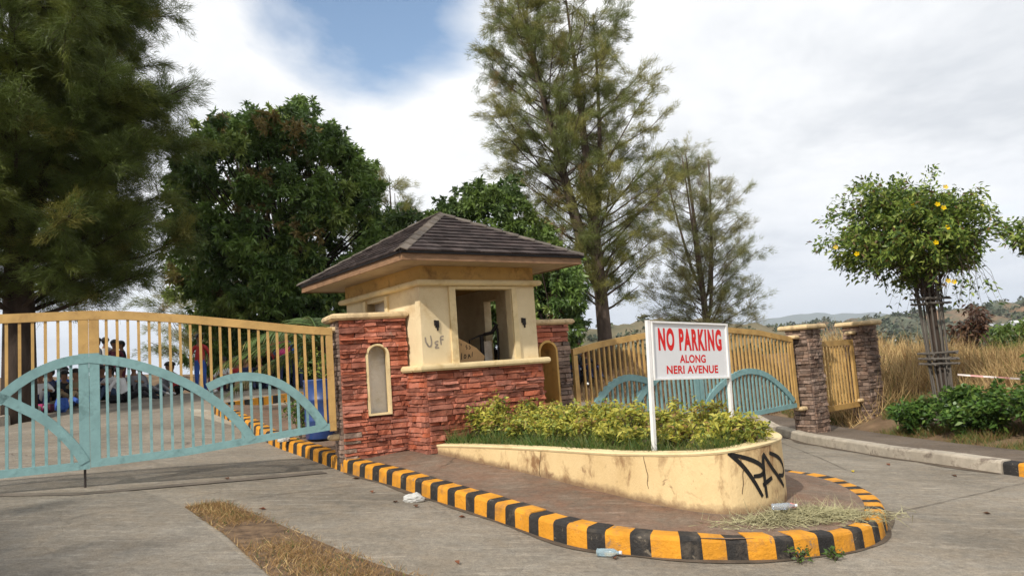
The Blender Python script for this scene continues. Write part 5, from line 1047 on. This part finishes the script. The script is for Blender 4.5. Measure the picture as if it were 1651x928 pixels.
def biped(hip, kneeL, footL, kneeR, footR, lean_, armL, armR, hz):
    """facing -y; hip height hz"""
    p = Vector((0, 0, hz)); c = p+Vector((0, lean_*.6, .26)); s = p+Vector((0, lean_, .46)); nk = s+Vector((0, lean_*.05-.01, .09)); h = nk+Vector((0, -.03, .14))
    J = {'pelvis': (p, .135), 'chest': (c, .135), 'sh': (s, .11), 'neck': (nk, .05), 'head': (h, .088), 'crown': (h+Vector((0, .005, .09)), .07)}
    lab = {'pelvis': 2, 'chest': 1, 'sh': 1, 'neck': 0, 'head': 0, 'crown': 0}; E_ = [('pelvis', 'chest'), ('chest', 'sh'), ('sh', 'neck'), ('neck', 'head'), ('head', 'crown')]
    for sd, kn, ft, (el, ha) in (('L', kneeL, footL, armL), ('R', kneeR, footR, armR)):
        sx_ = -1 if sd == 'L' else 1; J['hip'+sd] = (p+Vector((sx_*.09, 0, -.03)), .095); J['kn'+sd] = (Vector(kn), .062); J['an'+sd] = (Vector(ft), .042); J['toe'+sd] = (Vector(ft)+Vector((0, -.14, -.03)), .035)
        J['so'+sd] = (s+Vector((sx_*.17, 0, -.03)), .06); J['el'+sd] = (Vector(el), .043); J['ha'+sd] = (Vector(ha), .033); J['fi'+sd] = (Vector(ha)+(Vector(ha)-Vector(el)).normalized()*.11, .028)
        E_ += [('pelvis', 'hip'+sd), ('hip'+sd, 'kn'+sd), ('kn'+sd, 'an'+sd), ('an'+sd, 'toe'+sd), ('sh', 'so'+sd), ('so'+sd, 'el'+sd), ('el'+sd, 'ha'+sd), ('ha'+sd, 'fi'+sd)]
        lab.update({'hip'+sd: 2, 'kn'+sd: 2, 'an'+sd: 2, 'toe'+sd: 3, 'so'+sd: 1, 'el'+sd: 1, 'ha'+sd: 0, 'fi'+sd: 0})
    return {k: (tuple(v[0]), v[1]) for k, v in J.items()}, E_, lab
mir = lambda pr_: tuple((-q[0], q[1], q[2]) for q in pr_)
AS = ((-.30,-.16,.42), (-.18,-.38,.46)); make_pose('sit', *biped(0, (-.2,-.38,.42), (-.16,-.52,.07), (.2,-.38,.40), (.18,-.55,.07), -.06, AS, mir(AS), .14))
AP = ((-.30,.24,.38), (-.28,.34,.08)); make_pose('sprawl', *biped(0, (-.15,-.45,.24), (-.17,-.88,.08), (.14,-.42,.34), (.2,-.74,.07), .20, AP, mir(AP), .13))
AT = ((-.27,.02,1.05), (-.24,-.12,.83)); make_pose('stand', *biped(0, (-.1,-.02,.46), (-.11,.03,.07), (.1,-.02,.46), (.12,.02,.07), -.01, AT, mir(AT), .86))
def person(pose, x, y, z, rz, shirt, pants, label, scale=1.):
    me, hm_ = POSES[pose]; t = empty('person', (x, y, z), label, 'person', 'people resting beyond the gates'); 
    b = bpy.data.objects.new('body', me); COL.objects.link(b); b.parent = t; h = bpy.data.objects.new('hair', hm_); COL.objects.link(h); h.parent = t
    for i, m_ in ((1, CL[shirt]), (2, CL[pants]), (3, CL['white'] if rnd.random() < .4 else CL['black'])): b.material_slots[i].link = 'OBJECT'; b.material_slots[i].material = m_
    t.rotation_euler = (0, 0, R(rz)); t.scale = (scale,)*3; t.location = (x, y, z); return t
def gr(x, y): return max(float(G(x, y)), float(T(np.array([x]), np.array([y]))[0]))
PEOPLE = [('sit',68,18.6,20,'white','navy'),('sit',88,19.2,-30,'navy','black'),('sit',104,19.8,40,'blue','denim'),('sprawl',112,18.9,60,'black','blue'),('sit',128,19,-10,'stripe','khaki'),('sit',140,20,20,'maroon','black'),
 ('stand',158,22.5,150,'grey','black'),('stand',172,22.9,200,'white','navy'),('stand',187,22.3,30,'maroon','black'),('stand',200,22.6,-60,'black','maroon'),('sit',166,20.4,30,'navy','black'),('sit',182,20.2,-20,'white','denim'),('sprawl',205,19.6,80,'white','black'),
 ('sit',219,21,10,'grey','black'),('sprawl',236,21.3,70,'grey','grey'),('sprawl',262,21.6,-70,'grey','denim'),('sprawl',285,21.8,60,'red','black'),('stand',325,21.6,10,'red','blue'),
 ('sit',366,20.8,-20,'white','maroon'),('sit',384,21,10,'red','khaki'),('sit',402,20.7,-30,'navy','black'),('sit',420,21,20,'black','navy'),('stand',446,21.7,160,'red','black'),('stand',460,21.3,180,'blue','navy'),('stand',481,21.8,170,'green','navy'),
 ('sit',926,23,10,'navy','black'),('sit',934,23.6,-20,'grey','black'),('sit',943,23.2,30,'black','navy')]
wh = {'sit': 'seated', 'sprawl': 'reclining', 'stand': 'standing'}
for k, (ps, px, Yp, rz, sh, pa_) in enumerate(PEOPLE):
    x = hp(px, Yp); where = 'under the huge she-oak' if px < 150 else 'on the drive crest' if px < 310 else 'in the mango shade' if px < 900 else 'on the bank'
    person(ps, x, Yp, gr(x, Yp), rz, sh, pa_, f"{wh[ps]} person in {({'stripe': 'striped brown'}).get(sh, sh)} shirt and {pa_} trousers {where}")
# bags that people brought
def bag(px, Yp, c_, label, z=None, s=(.2, .13, .34)):
    x = hp(px, Yp); z = gr(x, Yp) if z is None else z; t = empty('backpack', (x, Yp, z), label, 'backpack'); fr_ = lambda a, b, c: (x+a, Yp+b, z+c)
    slab_round(fr_, -s[0]/2-.03, s[0]/2+.03, -s[1]/2, s[1]/2, 0, s[2], e=.05).build('body', CL[c_], t); slab_round(fr_, -s[0]/2, s[0]/2, -s[1]/2-.05, -s[1]/2+.02, .03, s[2]*.5, e=.03).build('pocket', CL[c_], t); MB().tube([fr_(-.04, 0, s[2]-.01), fr_(0, 0, s[2]+.05), fr_(.04, 0, s[2]-.01)], .01, 5).build('handle', CL['black'], t)
bag(60, 18.1, 'pink', 'bright pink bag on the ground under the huge she-oak', s=(.34, .2, .2)); bag(76, 18.2, 'maroon', 'dark red bag beside the pink bag', s=(.26, .2, .2)); bag(101, 18.1, 'blue', 'blue backpack on the ground by the seated group'); x = hp(460, 21.02)
bag(460, 21.02, 'pink', 'pink backpack worn by the person in blue', z=gr(hp(460, 21.3), 21.3)+.92, s=(.26, .16, .42)); bag(392, 20.2, 'khaki', 'brown bag on the ground in the mango shade', s=(.3, .2, .3)); bag(192, 19.6, 'black', 'black bag on the crest of the drive', s=(.4, .2, .2))
# ------------------------------------------------------------------ air
hzm = bpy.data.materials.new('haze_air'); hzm.use_nodes = True; hn = hzm.node_tree; hn.nodes.clear(); ho = N(hn, 'ShaderNodeOutputMaterial'); pvn = N(hn, 'ShaderNodeVolumePrincipled')
pvn.inputs['Color'].default_value = (.80, .88, 1, 1); pvn.inputs['Density'].default_value = .00012; lk(hn, pvn.outputs[0], ho.inputs['Volume'])
MB().box((-9500, -9500, -140), (9500, 9500, 420)).build('haze', hzm, kind='stuff', label='pale blue air that veils the far mountain', category='haze')
